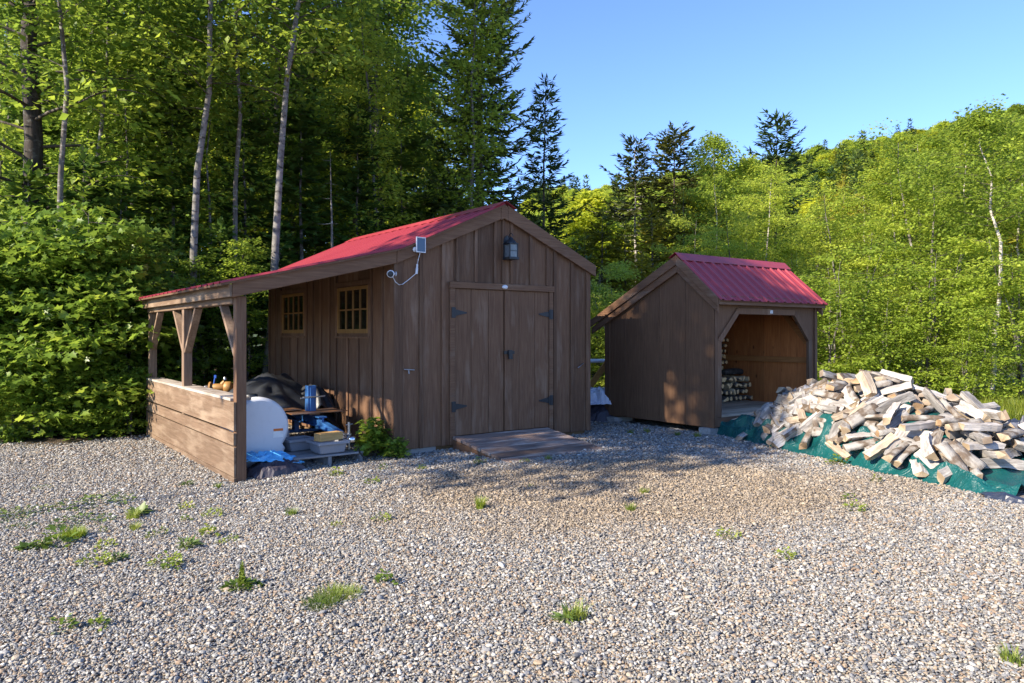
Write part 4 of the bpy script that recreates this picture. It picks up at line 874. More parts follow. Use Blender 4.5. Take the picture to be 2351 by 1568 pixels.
PILE = [[14,0.31,-0.1,0.601,0.7,-0.59,-0.14,0.38],[2,-0.7,0.42,0.541,0.26,-0.59,-0.38,0.66],[5,0.52,-0.9,0.206,0.41,0.7,0.33,0.48],[2,0.98,0.29,0.367,0.37,0.19,0.66,-0.63],[9,-1.43,0.22,0.346,0.74,0.62,-0.11,0.23],[12,-0.88,0.99,0.17,0.21,-0.59,-0.36,0.69],[13,-1.85,-0.61,0.122,0.5,0.67,-0.27,0.48],[3,1.39,0.3,0.175,0.08,0.73,-0.28,0.61],[6,-0.72,0.14,0.641,0.64,-0.75,-0.08,-0.17],[6,-0.58,-0.64,0.454,0.4,0.85,-0.23,0.23],[4,-1.08,-0.88,0.234,0.29,0.41,-0.54,-0.68],[4,0.85,-0.99,0.169,0.2,-0.23,0.76,-0.57],[12,1.44,-0.0,0.156,0.54,-0.45,-0.36,0.61],[2,1.0,0.62,0.244,0.5,0.2,0.8,0.27],[6,-0.32,0.75,0.35,0.22,-0.7,0.19,-0.65],[13,-1.6,-0.14,0.284,0.43,0.78,-0.32,-0.32],[9,0.3,0.97,0.177,0.41,0.2,-0.75,-0.48],[15,-0.7,0.9,0.231,0.41,-0.7,0.25,-0.52],[7,-1.8,0.01,0.187,0.53,-0.15,-0.8,-0.26],[9,-1.21,-0.75,0.319,0.14,0.13,-0.77,0.61],[5,-1.0,0.04,0.587,0.16,-0.2,0.7,0.67],[12,-1.18,0.26,0.569,0.71,0.62,-0.0,0.34],[15,0.09,-0.0,0.624,0.04,0.15,-0.69,0.71],[14,-1.54,0.27,0.299,0.6,-0.72,-0.3,-0.17],[5,0.66,-0.36,0.447,0.56,0.79,0.04,-0.25],[8,-0.03,0.8,0.303,0.1,0.42,-0.35,0.83],[7,1.23,0.11,0.234,0.71,0.7,0.05,-0.07],[15,0.41,0.6,0.395,0.03,0.48,-0.36,0.8],[13,-0.08,-0.94,0.228,0.56,0.33,0.75,-0.13],[9,-1.86,-0.07,0.215,0.81,-0.51,0.07,-0.29],[15,-0.26,-1.12,0.143,0.24,0.71,0.16,0.64],[14,-1.12,-0.04,0.528,0.66,-0.69,-0.3,-0.02],[7,-2.32,-0.89,0.04,0.72,0.2,0.67,0.03],[6,-1.3,-0.23,0.422,0.77,-0.45,0.24,-0.37],[15,0.37,-1.04,0.149,0.72,-0.29,-0.6,0.19],[14,1.46,0.13,0.168,0.5,0.48,0.65,0.31],[4,-1.61,-0.44,0.218,0.2,0.04,0.76,-0.61],[3,-1.75,0.22,0.188,0.73,0.67,-0.11,0.14],[3,0.67,-0.71,0.278,0.51,-0.41,0.67,-0.34],[8,0.75,0.06,0.464,0.53,0.45,0.7,0.19],[0,1.32,-0.56,0.145,0.7,-0.56,0.45,0.04],[7,0.49,-0.19,0.541,0.12,0.18,-0.73,0.64],[5,1.71,0.29,0.073,0.02,0.15,-0.69,0.71],[3,-1.61,-1.1,0.081,0.6,0.06,0.71,-0.35],[11,1.03,0.35,0.352,0.39,-0.56,0.47,0.55],[14,-0.37,-0.48,0.529,0.62,-0.23,0.7,-0.28],[5,-0.96,0.46,0.492,0.78,0.48,-0.37,-0.14],[2,-0.64,-0.26,0.635,0.0,-0.54,0.39,0.75],[12,-1.09,-0.87,0.288,0.79,-0.61,0.07,0.08],[10,1.1,-0.23,0.292,0.22,-0.04,-0.64,-0.74],[0,-0.9,-0.57,0.423,0.12,-0.02,-0.88,0.46],[4,-1.13,-0.09,0.591,0.42,-0.64,-0.54,0.36],[12,0.45,-1.21,0.102,0.35,0.72,-0.11,-0.59],[11,1.17,0.53,0.287,0.2,0.02,0.71,0.67],[5,0.06,1.16,0.2,0.47,0.4,-0.57,-0.54],[13,1.15,0.04,0.278,0.2,0.22,-0.68,0.67],[14,-0.19,0.37,0.58,0.52,-0.83,0.12,0.15],[1,0.0,0.06,0.689,0.55,-0.54,0.32,-0.56],[3,-0.63,-0.8,0.303,0.76,-0.35,-0.53,0.15],[13,-1.79,0.64,0.13,0.46,0.73,0.01,-0.5],[11,-0.25,1.05,0.182,0.11,-0.66,-0.19,0.72],[6,0.11,0.58,0.462,0.77,0.26,0.58,0.02],[11,-1.09,-0.32,0.533,0.51,-0.2,0.69,-0.47],[10,0.59,0.92,0.295,0.58,0.44,-0.33,0.6],[6,0.36,-0.55,0.429,0.18,0.07,-0.86,0.48],[7,-0.32,0.67,0.402,0.47,0.49,0.55,0.48],[4,1.29,-0.3,0.214,0.68,-0.71,0.08,0.19],[4,0.99,-0.63,0.218,0.01,-0.14,0.82,-0.56],[13,-0.48,0.75,0.454,0.0,0.12,-0.53,0.84],[8,-0.9,0.78,0.315,0.69,0.43,0.42,0.41],[0,1.53,-0.42,0.11,0.69,-0.62,0.35,0.14],[0,-1.32,-0.56,0.304,0.84,-0.54,-0.07,-0.07],[0,-0.78,-0.87,0.242,0.55,-0.19,0.73,-0.36],[5,-0.09,-0.78,0.313,0.76,-0.39,-0.46,0.25],[1,-1.46,-0.18,0.365,0.48,-0.54,-0.18,-0.67],[2,-1.18,0.79,0.276,0.29,-0.58,-0.58,0.5],[7,0.08,-1.1,0.144,0.14,0.56,0.58,-0.57],[11,0.74,0.17,0.458,0.24,-0.67,0.49,-0.5],[10,-1.02,-0.94,0.357,0.55,0.67,-0.23,-0.44],[1,1.24,0.44,0.332,0.31,-0.58,0.58,-0.48],[8,-0.69,-1.0,0.187,0.14,0.63,-0.26,-0.72],[2,0.36,1.03,0.224,0.57,-0.79,0.08,-0.21],[0,-0.74,0.66,0.499,0.03,-0.18,0.54,-0.82],[15,-1.35,0.38,0.401,0.37,-0.63,-0.45,0.52],[3,0.48,0.86,0.272,0.06,-0.17,-0.79,-0.59],[5,1.39,-0.08,0.216,0.26,-0.33,0.8,-0.43],[13,1.26,0.33,0.34,0.32,0.42,-0.36,-0.77],[10,1.37,0.41,0.157,0.2,-0.53,0.57,-0.6],[15,0.64,0.95,0.155,0.51,-0.73,-0.2,0.41],[5,0.35,0.12,0.587,0.73,0.65,0.2,0.01],[13,-0.33,0.91,0.249,0.45,0.61,0.16,0.63],[2,0.91,-0.3,0.363,0.67,-0.55,0.45,0.22],[8,-2.01,0.18,0.123,0.58,0.13,0.61,0.52],[11,-0.82,-1.02,0.243,0.88,-0.26,0.4,-0.07],[10,-0.56,0.72,0.402,0.57,0.18,0.39,-0.7],[8,-0.77,0.66,0.422,0.2,-0.4,0.46,-0.77],[9,-0.46,-1.29,0.109,0.47,0.59,0.5,0.44],[3,0.17,0.77,0.332,0.12,0.16,-0.48,0.85],[9,-1.86,0.48,0.168,0.39,0.74,-0.28,-0.47],[8,1.31,-0.63,0.24,0.75,0.52,0.4,0.09],[8,0.22,-0.29,0.567,0.5,-0.34,0.7,-0.4],[6,-0.36,0.77,0.434,0.05,0.15,-0.52,0.84],[2,-1.12,0.94,0.255,0.59,0.4,-0.69,-0.1],[4,-0.38,-0.19,0.661,0.39,0.0,-0.64,-0.66],[12,0.07,-0.06,0.697,0.7,-0.44,0.39,-0.4],[2,-1.98,-0.39,0.175,0.72,0.44,0.33,0.42],[7,0.48,-0.98,0.167,0.06,0.76,-0.08,0.64],[10,-1.81,-0.21,0.273,0.48,0.64,-0.54,-0.26],[5,-0.56,-0.11,0.695,0.12,-0.27,0.71,-0.64],[5,0.03,-0.46,0.53,0.86,-0.4,0.32,-0.02],[8,-0.23,-1.11,0.222,0.18,0.0,-0.83,0.53],[15,-0.21,-0.12,0.643,0.15,-0.27,0.71,-0.63],[9,0.23,1.07,0.263,0.37,-0.53,-0.6,0.47],[11,1.55,-0.24,0.194,0.58,-0.67,0.32,-0.34],[0,0.41,0.42,0.486,0.27,-0.6,-0.21,0.73],[0,1.07,-0.57,0.245,0.6,-0.5,0.3,0.55],[6,-0.87,0.57,0.588,0.08,-0.24,-0.61,0.75],[6,-1.92,-0.65,0.153,0.25,-0.35,-0.8,0.41],[5,0.21,-0.8,0.337,0.48,0.71,0.25,0.45],[8,-1.47,-0.74,0.194,0.04,-0.09,0.82,-0.57],[10,0.33,1.26,0.193,0.28,0.43,-0.79,-0.33],[13,-1.86,-0.4,0.145,0.69,0.24,0.61,-0.32],[4,0.08,-0.98,0.258,0.53,-0.27,-0.67,0.46],[15,-1.2,-0.48,0.442,0.65,0.63,0.41,-0.12],[6,-1.4,0.14,0.457,0.37,-0.1,0.75,0.54],[3,0.19,0.2,0.621,0.74,0.58,0.21,0.28],[8,-0.11,-0.16,0.746,0.53,0.77,-0.09,-0.34],[12,-1.75,0.66,0.243,0.64,-0.05,0.68,0.35],[10,-0.8,0.28,0.641,0.29,0.43,0.56,-0.65],[2,0.69,1.07,0.15,0.6,-0.59,-0.52,0.16],[0,0.56,0.66,0.4,0.31,0.52,-0.42,0.68],[8,-0.3,0.97,0.304,0.68,0.14,0.71,0.13],[1,-1.68,0.1,0.3,0.58,0.38,0.54,-0.47],[9,-0.69,-0.31,0.648,0.33,0.34,0.34,0.81],[5,-2.12,-0.45,0.088,0.64,-0.23,-0.71,-0.21],[13,-1.31,0.22,0.529,0.65,-0.75,-0.11,0.05],[3,0.96,0.74,0.238,0.02,0.71,0.43,0.56],[6,1.16,-0.05,0.348,0.08,0.16,-0.71,0.68],[11,0.88,0.39,0.448,0.15,-0.6,0.51,0.59],[6,-0.32,0.38,0.581,0.55,-0.83,-0.1,0.01],[10,-1.11,0.64,0.34,0.38,-0.55,0.28,-0.69],[3,0.82,0.34,0.43,0.31,-0.72,0.32,0.53],[7,-0.18,-1.03,0.165,0.29,0.73,0.16,0.59],[4,0.97,-0.74,0.265,0.6,0.75,0.22,0.16],[7,0.47,-1.02,0.241,0.23,-0.07,0.59,0.77],[3,-0.39,-0.85,0.274,0.85,-0.48,0.05,-0.2],[14,-1.38,-0.77,0.254,0.42,0.5,0.66,-0.37],[0,1.29,0.23,0.31,0.53,-0.47,-0.18,0.68],[0,0.87,0.97,0.15,0.67,0.63,-0.02,0.39],[12,-1.44,0.13,0.516,0.35,0.15,0.48,-0.79],[2,0.12,0.36,0.628,0.31,-0.32,-0.54,0.71],[10,-1.62,0.13,0.266,0.39,0.17,0.63,-0.65],[5,1.2,-0.56,0.286,0.7,-0.69,0.17,-0.09],[0,-1.83,-0.69,0.23,0.77,-0.05,-0.62,0.13],[0,1.17,0.61,0.338,0.51,-0.71,-0.47,0.15],[0,-2.17,-0.3,0.178,0.29,0.73,0.05,-0.62],[12,0.53,-0.09,0.615,0.74,0.09,-0.44,-0.49],[3,-1.87,0.26,0.219,0.8,0.57,0.01,0.19],[7,-0.01,0.29,0.597,0.25,-0.7,-0.38,-0.55],[0,-1.07,0.62,0.427,0.51,-0.23,-0.78,0.27],[13,0.71,0.74,0.26,0.62,-0.17,-0.54,0.55],[11,0.63,-1.3,0.097,0.06,0.6,0.35,0.72],[4,-0.32,-1.09,0.268,0.29,0.04,0.76,-0.58],[0,-1.87,-0.01,0.317,0.76,0.16,0.49,0.39],[0,-0.57,-1.17,0.182,0.65,-0.11,-0.7,-0.29],[6,-0.56,-0.96,0.294,0.78,-0.52,-0.15,0.31],[10,-0.08,-0.4,0.581,0.03,0.2,0.47,0.86],[15,-0.4,0.02,0.709,0.13,-0.14,0.55,-0.81],[15,0.15,-0.77,0.417,0.07,-0.3,-0.69,0.65],[15,0.54,0.28,0.556,0.27,-0.06,0.73,0.62],[13,-1.58,0.6,0.203,0.78,0.59,-0.08,0.2],[14,0.85,-0.74,0.319,0.1,-0.23,0.5,0.83],[0,-0.33,-1.32,0.186,0.85,-0.39,-0.23,-0.28],[6,-0.1,0.44,0.58,0.25,-0.06,-0.43,0.87],[3,-1.51,-0.81,0.226,0.53,0.78,-0.11,0.32],[4,1.01,-0.23,0.412,0.71,-0.6,-0.1,0.34],[9,-1.62,0.87,0.127,0.33,-0.69,0.02,-0.65],[7,0.79,0.85,0.263,0.29,-0.59,0.23,-0.71],[15,0.69,-0.93,0.272,0.07,-0.03,0.55,0.83],[11,0.16,1.15,0.308,0.38,-0.54,-0.58,0.48],[7,-0.0,-0.71,0.408,0.35,0.68,0.45,-0.47],[5,1.11,-0.52,0.378,0.28,0.36,-0.56,-0.69],[10,0.72,0.76,0.333,0.07,-0.03,-0.68,0.73],[6,1.19,-0.83,0.232,0.53,0.4,-0.19,-0.73],[14,0.23,-1.18,0.15,0.8,-0.38,0.4,-0.23],[14,-1.15,1.63,0.059,0.44,-0.53,0.49,0.54],[10,0.99,-0.98,0.192,0.86,-0.18,-0.48,0.0],[12,-0.46,0.44,0.607,0.63,-0.71,0.15,-0.27],[9,0.2,-0.85,0.377,0.2,0.27,0.56,0.76],[11,-2.11,-0.12,0.094,0.57,-0.63,0.14,-0.51],[9,0.93,1.03,0.122,0.25,0.47,-0.43,0.72],[14,-0.85,1.2,0.103,0.6,0.48,-0.51,-0.39],[6,-0.78,-0.25,0.687,0.54,0.25,0.4,0.7],[14,-1.59,0.07,0.378,0.28,0.15,0.65,-0.69],[6,0.0,0.89,0.304,0.24,0.24,-0.32,0.88],[10,-0.76,-0.56,0.476,0.21,0.74,0.46,-0.44],[4,-1.8,0.78,0.198,0.04,-0.65,-0.6,0.46],[13,-1.69,-0.9,0.107,0.47,0.46,-0.59,-0.47],[12,1.01,-1.18,0.064,0.42,-0.45,-0.53,0.58],[12,0.08,-0.65,0.54,0.23,-0.32,-0.41,-0.82],[9,-0.7,0.23,0.713,0.73,0.63,-0.2,-0.18],[12,-0.59,-1.35,0.195,0.4,-0.2,-0.82,0.36],[3,-0.98,-0.94,0.41,0.35,0.4,-0.47,-0.7],[1,-0.93,0.1,0.663,0.43,-0.76,-0.33,-0.36],[2,-1.7,0.88,0.213,0.05,-0.49,0.77,0.4],[8,1.04,-0.03,0.46,0.59,0.75,0.02,0.3],[0,0.26,-0.38,0.588,0.86,-0.32,0.39,0.04],[5,-0.02,-0.63,0.511,0.11,0.67,0.64,-0.36],[1,0.24,1.16,0.099,0.32,-0.64,-0.3,0.64],[1,-0.32,-0.64,0.437,0.04,-0.68,-0.06,-0.73],[3,1.04,-0.91,0.123,0.67,-0.29,-0.59,0.35],[3,-1.66,-0.74,0.245,0.55,0.83,0.12,0.04],[6,-1.47,0.69,0.223,0.06,0.2,-0.51,0.84],[13,0.65,-0.03,0.537,0.29,0.85,0.18,0.41],[5,0.1,-1.34,0.156,0.48,0.56,-0.42,-0.53],[10,1.0,-0.04,0.525,0.73,0.33,0.6,-0.04],[8,0.52,-1.16,0.223,0.48,-0.43,0.73,-0.22],[5,1.11,-0.44,0.446,0.23,-0.09,-0.69,0.68],[15,-1.46,0.31,0.531,0.2,-0.13,-0.84,-0.48],[11,-0.26,0.1,0.765,0.73,0.55,0.27,0.31],[4,-0.65,0.24,0.791,0.69,0.64,0.22,-0.25],[2,0.62,-0.94,0.317,0.6,0.78,-0.08,0.13],[7,0.62,-0.5,0.478,0.71,-0.45,0.54,0.03],[15,0.32,-1.24,0.199,0.77,-0.08,-0.63,0.03],[4,-0.13,-0.25,0.756,0.26,-0.24,0.85,-0.4],[5,-1.98,0.3,0.25,0.8,-0.56,0.01,-0.22],[3,0.77,-0.4,0.392,0.28,0.13,-0.79,0.54],[5,0.78,1.12,0.19,0.09,0.49,-0.26,0.82],[7,-1.07,-0.58,0.41,0.02,0.21,-0.59,-0.78],[15,0.3,0.95,0.331,0.41,-0.48,0.45,-0.64],[11,-0.2,1.26,0.206,0.34,0.49,0.1,-0.8],[5,1.48,-0.28,0.327,0.16,-0.14,-0.51,-0.83],[1,-0.32,-0.97,0.372,0.1,-0.55,-0.43,-0.7],[1,-0.74,-0.74,0.426,0.1,0.18,-0.89,0.4],[7,-1.48,0.5,0.324,0.14,0.71,-0.29,-0.63],[9,-0.26,0.34,0.717,0.7,0.64,0.12,0.3],[10,0.27,0.74,0.432,0.29,0.03,0.61,-0.74],[15,-1.45,-1.09,0.126,0.49,-0.14,0.76,-0.39],[8,-0.07,-1.24,0.136,0.46,-0.52,-0.61,0.39],[13,-0.36,1.14,0.165,0.32,0.62,0.47,0.54],[0,0.92,-0.93,0.318,0.76,-0.56,-0.13,0.3],[2,1.26,-0.17,0.384,0.69,0.71,0.12,-0.06],[15,0.11,-1.35,0.07,0.61,-0.28,0.66,-0.34],[5,-0.8,0.16,0.794,0.27,-0.54,-0.58,-0.55],[2,-1.62,-0.8,0.311,0.04,-0.42,-0.33,-0.84],[6,1.09,-1.41,0.065,0.67,0.69,0.24,-0.15],[14,0.04,0.58,0.554,0.07,-0.04,-0.51,0.85],[6,1.44,-0.18,0.279,0.3,0.32,0.72,0.54],[10,-1.96,-0.12,0.258,0.25,-0.68,-0.45,0.52],[2,-0.46,1.15,0.105,0.33,-0.47,-0.47,0.67],[0,0.21,0.28,0.65,0.17,-0.39,-0.44,0.8],[15,0.52,1.01,0.351,0.28,-0.69,0.37,-0.55],[11,0.15,-1.1,0.257,0.37,-0.39,-0.67,0.52],[11,-1.5,-0.85,0.31,0.79,-0.41,0.39,-0.22],[6,0.49,0.39,0.584,0.58,-0.81,0.01,0.07],[14,-0.71,-1.29,0.082,0.76,-0.61,-0.19,0.14],[0,0.9,-0.1,0.554,0.62,0.48,0.62,0.05],[11,-0.51,0.19,0.754,0.0,-0.0,0.73,0.68],[12,-0.47,-0.44,0.651,0.43,0.65,0.34,0.53],[14,0.57,-1.09,0.319,0.69,-0.54,-0.37,-0.32],[13,-0.77,-1.31,0.175,0.4,0.45,-0.78,-0.16],[12,-0.38,-1.24,0.376,0.23,0.65,-0.06,-0.72],[0,-1.14,0.5,0.535,0.01,0.89,0.15,-0.42],[5,0.43,1.32,0.133,0.34,0.52,-0.21,0.75],[5,-1.4,-1.02,0.107,0.62,-0.28,0.62,-0.4],[9,-0.15,0.14,0.807,0.74,0.35,-0.47,-0.34],[5,0.27,0.59,0.573,0.81,0.21,0.4,-0.38],[10,-0.46,-0.79,0.456,0.7,0.28,-0.64,-0.13],[10,-1.89,-0.52,0.292,0.6,-0.73,-0.32,0.02],[4,-0.25,1.04,0.339,0.54,-0.05,-0.81,-0.24],[9,-0.17,-0.71,0.497,0.24,0.08,0.85,-0.46],[9,0.97,-0.44,0.452,0.63,0.75,-0.12,-0.17],[7,0.45,-0.71,0.394,0.17,-0.34,-0.57,-0.73],[12,-1.22,1.02,0.144,0.51,0.62,-0.33,-0.49],[15,1.15,-0.98,0.229,0.22,0.77,0.53,0.27],[11,-0.34,0.26,0.834,0.54,0.63,-0.18,-0.53],[14,0.67,0.34,0.593,0.72,-0.4,-0.26,0.5],[1,0.05,-1.57,0.034,0.58,-0.38,0.6,-0.4],[5,0.04,0.95,0.368,0.4,-0.85,-0.12,0.33],[1,-0.3,-1.33,0.288,0.76,-0.25,0.58,-0.12],[5,-0.09,0.73,0.448,0.04,-0.01,0.45,-0.89],[12,0.7,0.46,0.517,0.66,-0.48,0.47,0.34],[15,-0.28,-1.02,0.425,0.63,0.28,-0.4,-0.6],[7,-0.2,-0.39,0.654,0.69,-0.57,-0.15,0.43],[6,-1.06,-1.2,0.089,0.36,-0.21,0.72,-0.56],[13,-0.98,-0.67,0.439,0.25,-0.12,-0.67,-0.69],[11,-1.27,1.15,0.114,0.62,0.12,0.7,0.33],[1,-1.89,0.43,0.22,0.59,-0.64,-0.38,0.32],[10,0.67,-0.69,0.426,0.14,-0.04,-0.73,0.67],[11,-0.33,-1.62,0.079,0.67,0.47,0.51,0.24],[13,0.85,-0.4,0.457,0.54,-0.36,0.61,0.46],[1,-0.03,-0.75,0.587,0.4,-0.0,-0.59,-0.7],[1,0.32,0.65,0.545,0.56,-0.68,-0.48,0.01],[12,0.37,-0.6,0.512,0.29,0.22,0.79,-0.49],[15,-0.09,0.24,0.819,0.47,-0.61,0.48,-0.41],[14,-0.42,-0.34,0.732,0.68,0.73,0.11,-0.03],[1,0.44,-0.92,0.345,0.38,0.41,-0.76,0.32],[14,-1.08,0.73,0.399,0.29,-0.69,-0.45,0.49]]
PC = Vector((4.40, 8.60, 0)); PX = Vector((.526, -.85, 0)); PY = Vector((.85, .526, 0)); PS = 1.06
KW = {'wedge': 'split log', 'half': 'half-round log', 'slab': 'flat split slab', 'round': 'round unsplit log'}
R_ = random.Random(12)
rot = math.atan2(PX.y, PX.x)
def pedge(x): return -.52 - .232 * (x + 2.34)
seen = {}
def flat(x, y):
    f = max(0, min(1, (y - pedge(x)) / .42)); return f * f * (3 - 2 * f)
def bump(x, y): return bump0(x, y) * flat(x, y)
def bump0(x, y):
    xs = (x - .10) / PS + .15; return .62 * PS * math.exp(-abs(xs / 1.4) ** 3 - abs((y + .12) / PS / .85) ** 2.4) * (1 - .12 * xs)
for i in range(98):                                  # logs that slid down onto the sheet along its near side
    if i >= 78: x = R_.uniform(-1.3, -.45); y = R_.uniform(-.72, -.2)
    elif i >= 62: x = R_.uniform(-1.35, .1); y = R_.uniform(-.80, -.30)
    elif i < 34: x = R_.uniform(-1.7, -.35); y = R_.uniform(max(pedge(x) + .25, -.85), .0)
    else: x = -1.65 + 3.2 * (i - 34) / 28; y = pedge(x) + R_.uniform(.2, .42)
    e = .05; n = Vector((-(bump(x + e, y) - bump(x - e, y)) / (2 * e), -(bump(x, y + e) - bump(x, y - e)) / (2 * e), 1)).normalized()
    az = R_.uniform(0, 6.28); d = Vector((math.cos(az), math.sin(az), R_.uniform(-.1, .1))); d = (d - n * d.dot(n) * .92).normalized()
    q = d.to_track_quat('Z', 'Y') @ Quaternion((0, 0, 1), R_.uniform(0, 6.28))
    PILE.append([R_.randrange(16), (x - .10) / PS, (y + .12) / PS, (bump(x, y) + .052 + .03 * (i % 3 == 0)) / PS, q.w, q.x, q.y, q.z, 1])
for row in PILE:
    k, x, y, z = row[:4]; x = x * PS + .10; y = y * PS - .12; extra = len(row) > 8
    if not extra and y < pedge(x) + .06 or x > 1.65 or x < -1.85 or y > 1.0: continue
    tone = R_.choices([0, 1, 2], [.40, .26, .34])[0]
    o = bpy.data.objects.new('split_log', log_mesh(k, tone)); COL.objects.link(o)
    p = PC + PX * x + PY * y; sink = 0 if extra else (bump0(x, y) - bump(x, y))
    o.location = (p.x, p.y, z * PS - sink + gz(p.x, p.y) + .012)
    o.rotation_mode = 'QUATERNION'; q = Quaternion((0, 0, 1), rot) @ Quaternion(row[4:8]).normalized(); o.rotation_quaternion = q; o.scale = (PS * .95, PS * .95, PS * .93)
    ax = q @ Vector((0, 0, 1)); fl = abs(ax.z)
    pose = 'lying flat' if fl < .28 else ('slanting' if fl < .72 else 'near upright')
    az = math.degrees(math.atan2(ax.y, ax.x)) % 180
    if fl < .72: pose += ' end-on' if 55 < az < 125 else (' crosswise' if az < 28 or az > 152 else ' askew')
    lev = 'low' if z < .18 else ('halfway up' if z < .42 else ('high' if z < .58 else 'topmost'))
    side = 'shed end' if x < -.75 else ('middle' if x < .45 else 'road end')
    fr = 'front' if y < -.25 else ('back' if y > .45 else 'core')
    lab = '%s %s %s, %s in pile, %s %s' % (TONEW[tone], KW[log_variant(k)[3]], pose, lev, side, fr)
    seen.setdefault(lab, []).append(o)
SZ = ['largest', 'second largest', 'third largest', 'fourth largest', 'fifth largest']
for lab, os_ in seen.items():
    for o in os_: tag(o, lab, 'log', 'split logs in the firewood pile')

# firewood stacked inside the open shed, ends to the front, against its right wall
R_ = random.Random(77)
def stack(t, s0, s1, z0, rows, tonew, where, r=.052, fade=0):
    for i in range(rows):
        n = int((s1 - s0) / (r * 2.02)); 
        for j in range(n):
            s = s1 - r - j * r * 2.02 + (r if i % 2 else 0) * -1
            if s < s0: continue
            k = R_.choice([3, 7, 9, 13, 7, 13, 0, 4]); kind = log_variant(k)[3]
            o = bpy.data.objects.new('stacked_log', log_mesh(k, 3)); COL.objects.link(o)
            p = W2(s + R_.uniform(-.006, .006), t + R_.uniform(-.03, .03), z0 + r + i * r * 1.86)
            o.location = p; o.rotation_euler = Euler((math.pi / 2, R_.uniform(0, 6.3), RZ + R_.uniform(-.03, .03)), 'XYZ') if False else (Matrix.Rotation(RZ, 4, 'Z') @ Matrix.Rotation(math.pi / 2, 4, 'X') @ Matrix.Rotation(R_.uniform(0, 6.3), 4, 'Z')).to_euler()
            sc = r / (.062 if kind == 'round' else .072); o.scale = (sc, sc, 1)
            rn = ['bottom', 'second', 'third', 'fourth', 'fifth', 'sixth', 'seventh', 'eighth', 'ninth', 'tenth', 'eleventh', 'twelfth'][i]
            cn = ['against the right wall', 'second from the right wall', 'third from the right wall', 'fourth from the right wall', 'fifth from the right wall', 'sixth from the right wall', 'seventh from the right wall', 'eighth from the right wall', 'ninth from the right wall'][j]
            tag(o, '%s log end %s, %s row, %s' % ('round' if kind == 'round' else 'split', cn, rn, where), 'log', 'logs stacked inside the wood shed')
stack(1.30, 1.55, 2.435, .263, 4, None, 'low front stack', .058)
stack(1.80, 1.45, 2.43, .263, 11, None, 'tall rear stack')
m = MB(); m.tube([tuple(W2(1.85, 1.26, .755)), tuple(W2(2.1, 1.22, .765)), tuple(W2(2.32, 1.26, .75))], [.05, .055, .05], 9); tag(m.build('dark_log', M['bark_dark']), 'blackish log laid sideways on top of the low stack in the shed', 'log')

# green tarpaulin under the pile: a lumpy sheet whose near edge is bunched and rolled
from mathutils import noise as nz
def tarp_sheet():
    NX, NY = 190, 70; vs = []; mats = []
    for i in range(NX + 1):
        x = -2.4 + 4.3 * i / NX
        ye = pedge(x) - .0 + .05 * nz.noise(Vector((x * 2.5, 1, 0)))
        if x > 1.55: ye += (x - 1.55) * .25
        for j in range(NY + 1):
            f = j / NY; y = ye + (1.25 - ye) * f ** 1.7
            d = y - ye
            z = bump(x, y)
            fold = (1 - abs(nz.noise(Vector((x * 1.5 + d * 2.2, d * 3.5 - x * .8, 3.3)))) * 2.6) * .075 + (1 - abs(nz.noise(Vector((x * 3.6 - d * 3.0, d * 7 + x, 8.1)))) * 2.6) * .04
            env = math.exp(-((d - .17) / .14) ** 2) if d > 0 else 0
            z += .008 + max(0, env * (.03 + fold * 1.5)) + .012 * nz.noise(Vector((x * 5, d * 5, 1)))
            if x < -1.55: z += .10 * env * max(0, 1 - abs(x + 1.85) / .4)
            z = z * min(1, d / .07) + .003
            # the far right end lifts into a dark roll
            p = PC + PX * x + PY * y
            vs.append((p.x, p.y, max(z, .004) + gz(p.x, p.y)))
    fs = []; mi = []
    m = MB()
    for i in range(NX):
        for j in range(NY):
            fs.append((i * (NY + 1) + j, (i + 1) * (NY + 1) + j, (i + 1) * (NY + 1) + j + 1, i * (NY + 1) + j + 1))
    m.add(vs, fs, 0, False); o = m.build('green_tarp', M['tarp']); so = o.modifiers.new('s', 'SOLIDIFY'); so.thickness = .003; so.offset = -1
    return tag(o, 'green tarpaulin spread under the firewood pile, its edge bunched up', 'tarp')
TP = tarp_sheet()
def roll(pts, rad, seed, mat, nm, par):
    m = MB(); P = [Vector(p) for p in pts]; Q = []
    for a, b in zip(P, P[1:]):
        for i in range(8): Q.append(a.lerp(b, i / 8))
    Q.append(P[-1]); ring = 14; vs = []
    for i, p in enumerate(Q):
        d = (Q[min(i + 1, len(Q) - 1)] - Q[max(0, i - 1)]).normalized(); s = d.cross(Vector((0, 0, 1))).normalized()
        f = i / (len(Q) - 1); rr = rad * (math.sin(math.pi * min(.97, max(.03, f))) ** .4)
        for j in range(ring):
            a = 6.2832 * j / ring; k = rr * (1 + .55 * nz.noise(Vector((i * .22 + seed, math.cos(a) * 1.2, math.sin(a) * 1.2))))
            vs.append(p + s * math.cos(a) * k * 1.5 + Vector((0, 0, max(0, math.sin(a)) * k)))
    fs = [(i * ring + j, i * ring + (j + 1) % ring, (i + 1) * ring + (j + 1) % ring, (i + 1) * ring + j) for i in range(len(Q) - 1) for j in range(ring)]
    m.add(vs, fs); return m.build(nm, mat, par)
def pp(x, y, z=.0):
    p = PC + PX * x + PY * y; return (p.x, p.y, gz(p.x, p.y) + z)
roll([pp(1.70, -1.40), pp(1.90, -1.50), pp(2.12, -1.50)], .062, 1.2, M['tarp_back'], 'rolled_corner', TP)
roll([pp(1.35, -.62), pp(1.55, -.45), pp(1.95, -.05)], .07, 4.2, M['tarp_back'], 'rolled_edge', TP)
roll([pp(1.30, -.50, .02), pp(1.5, -.35, .03), pp(1.85, .05, .02)], .065, 9.2, M['tarp'], 'rolled_edge', TP)
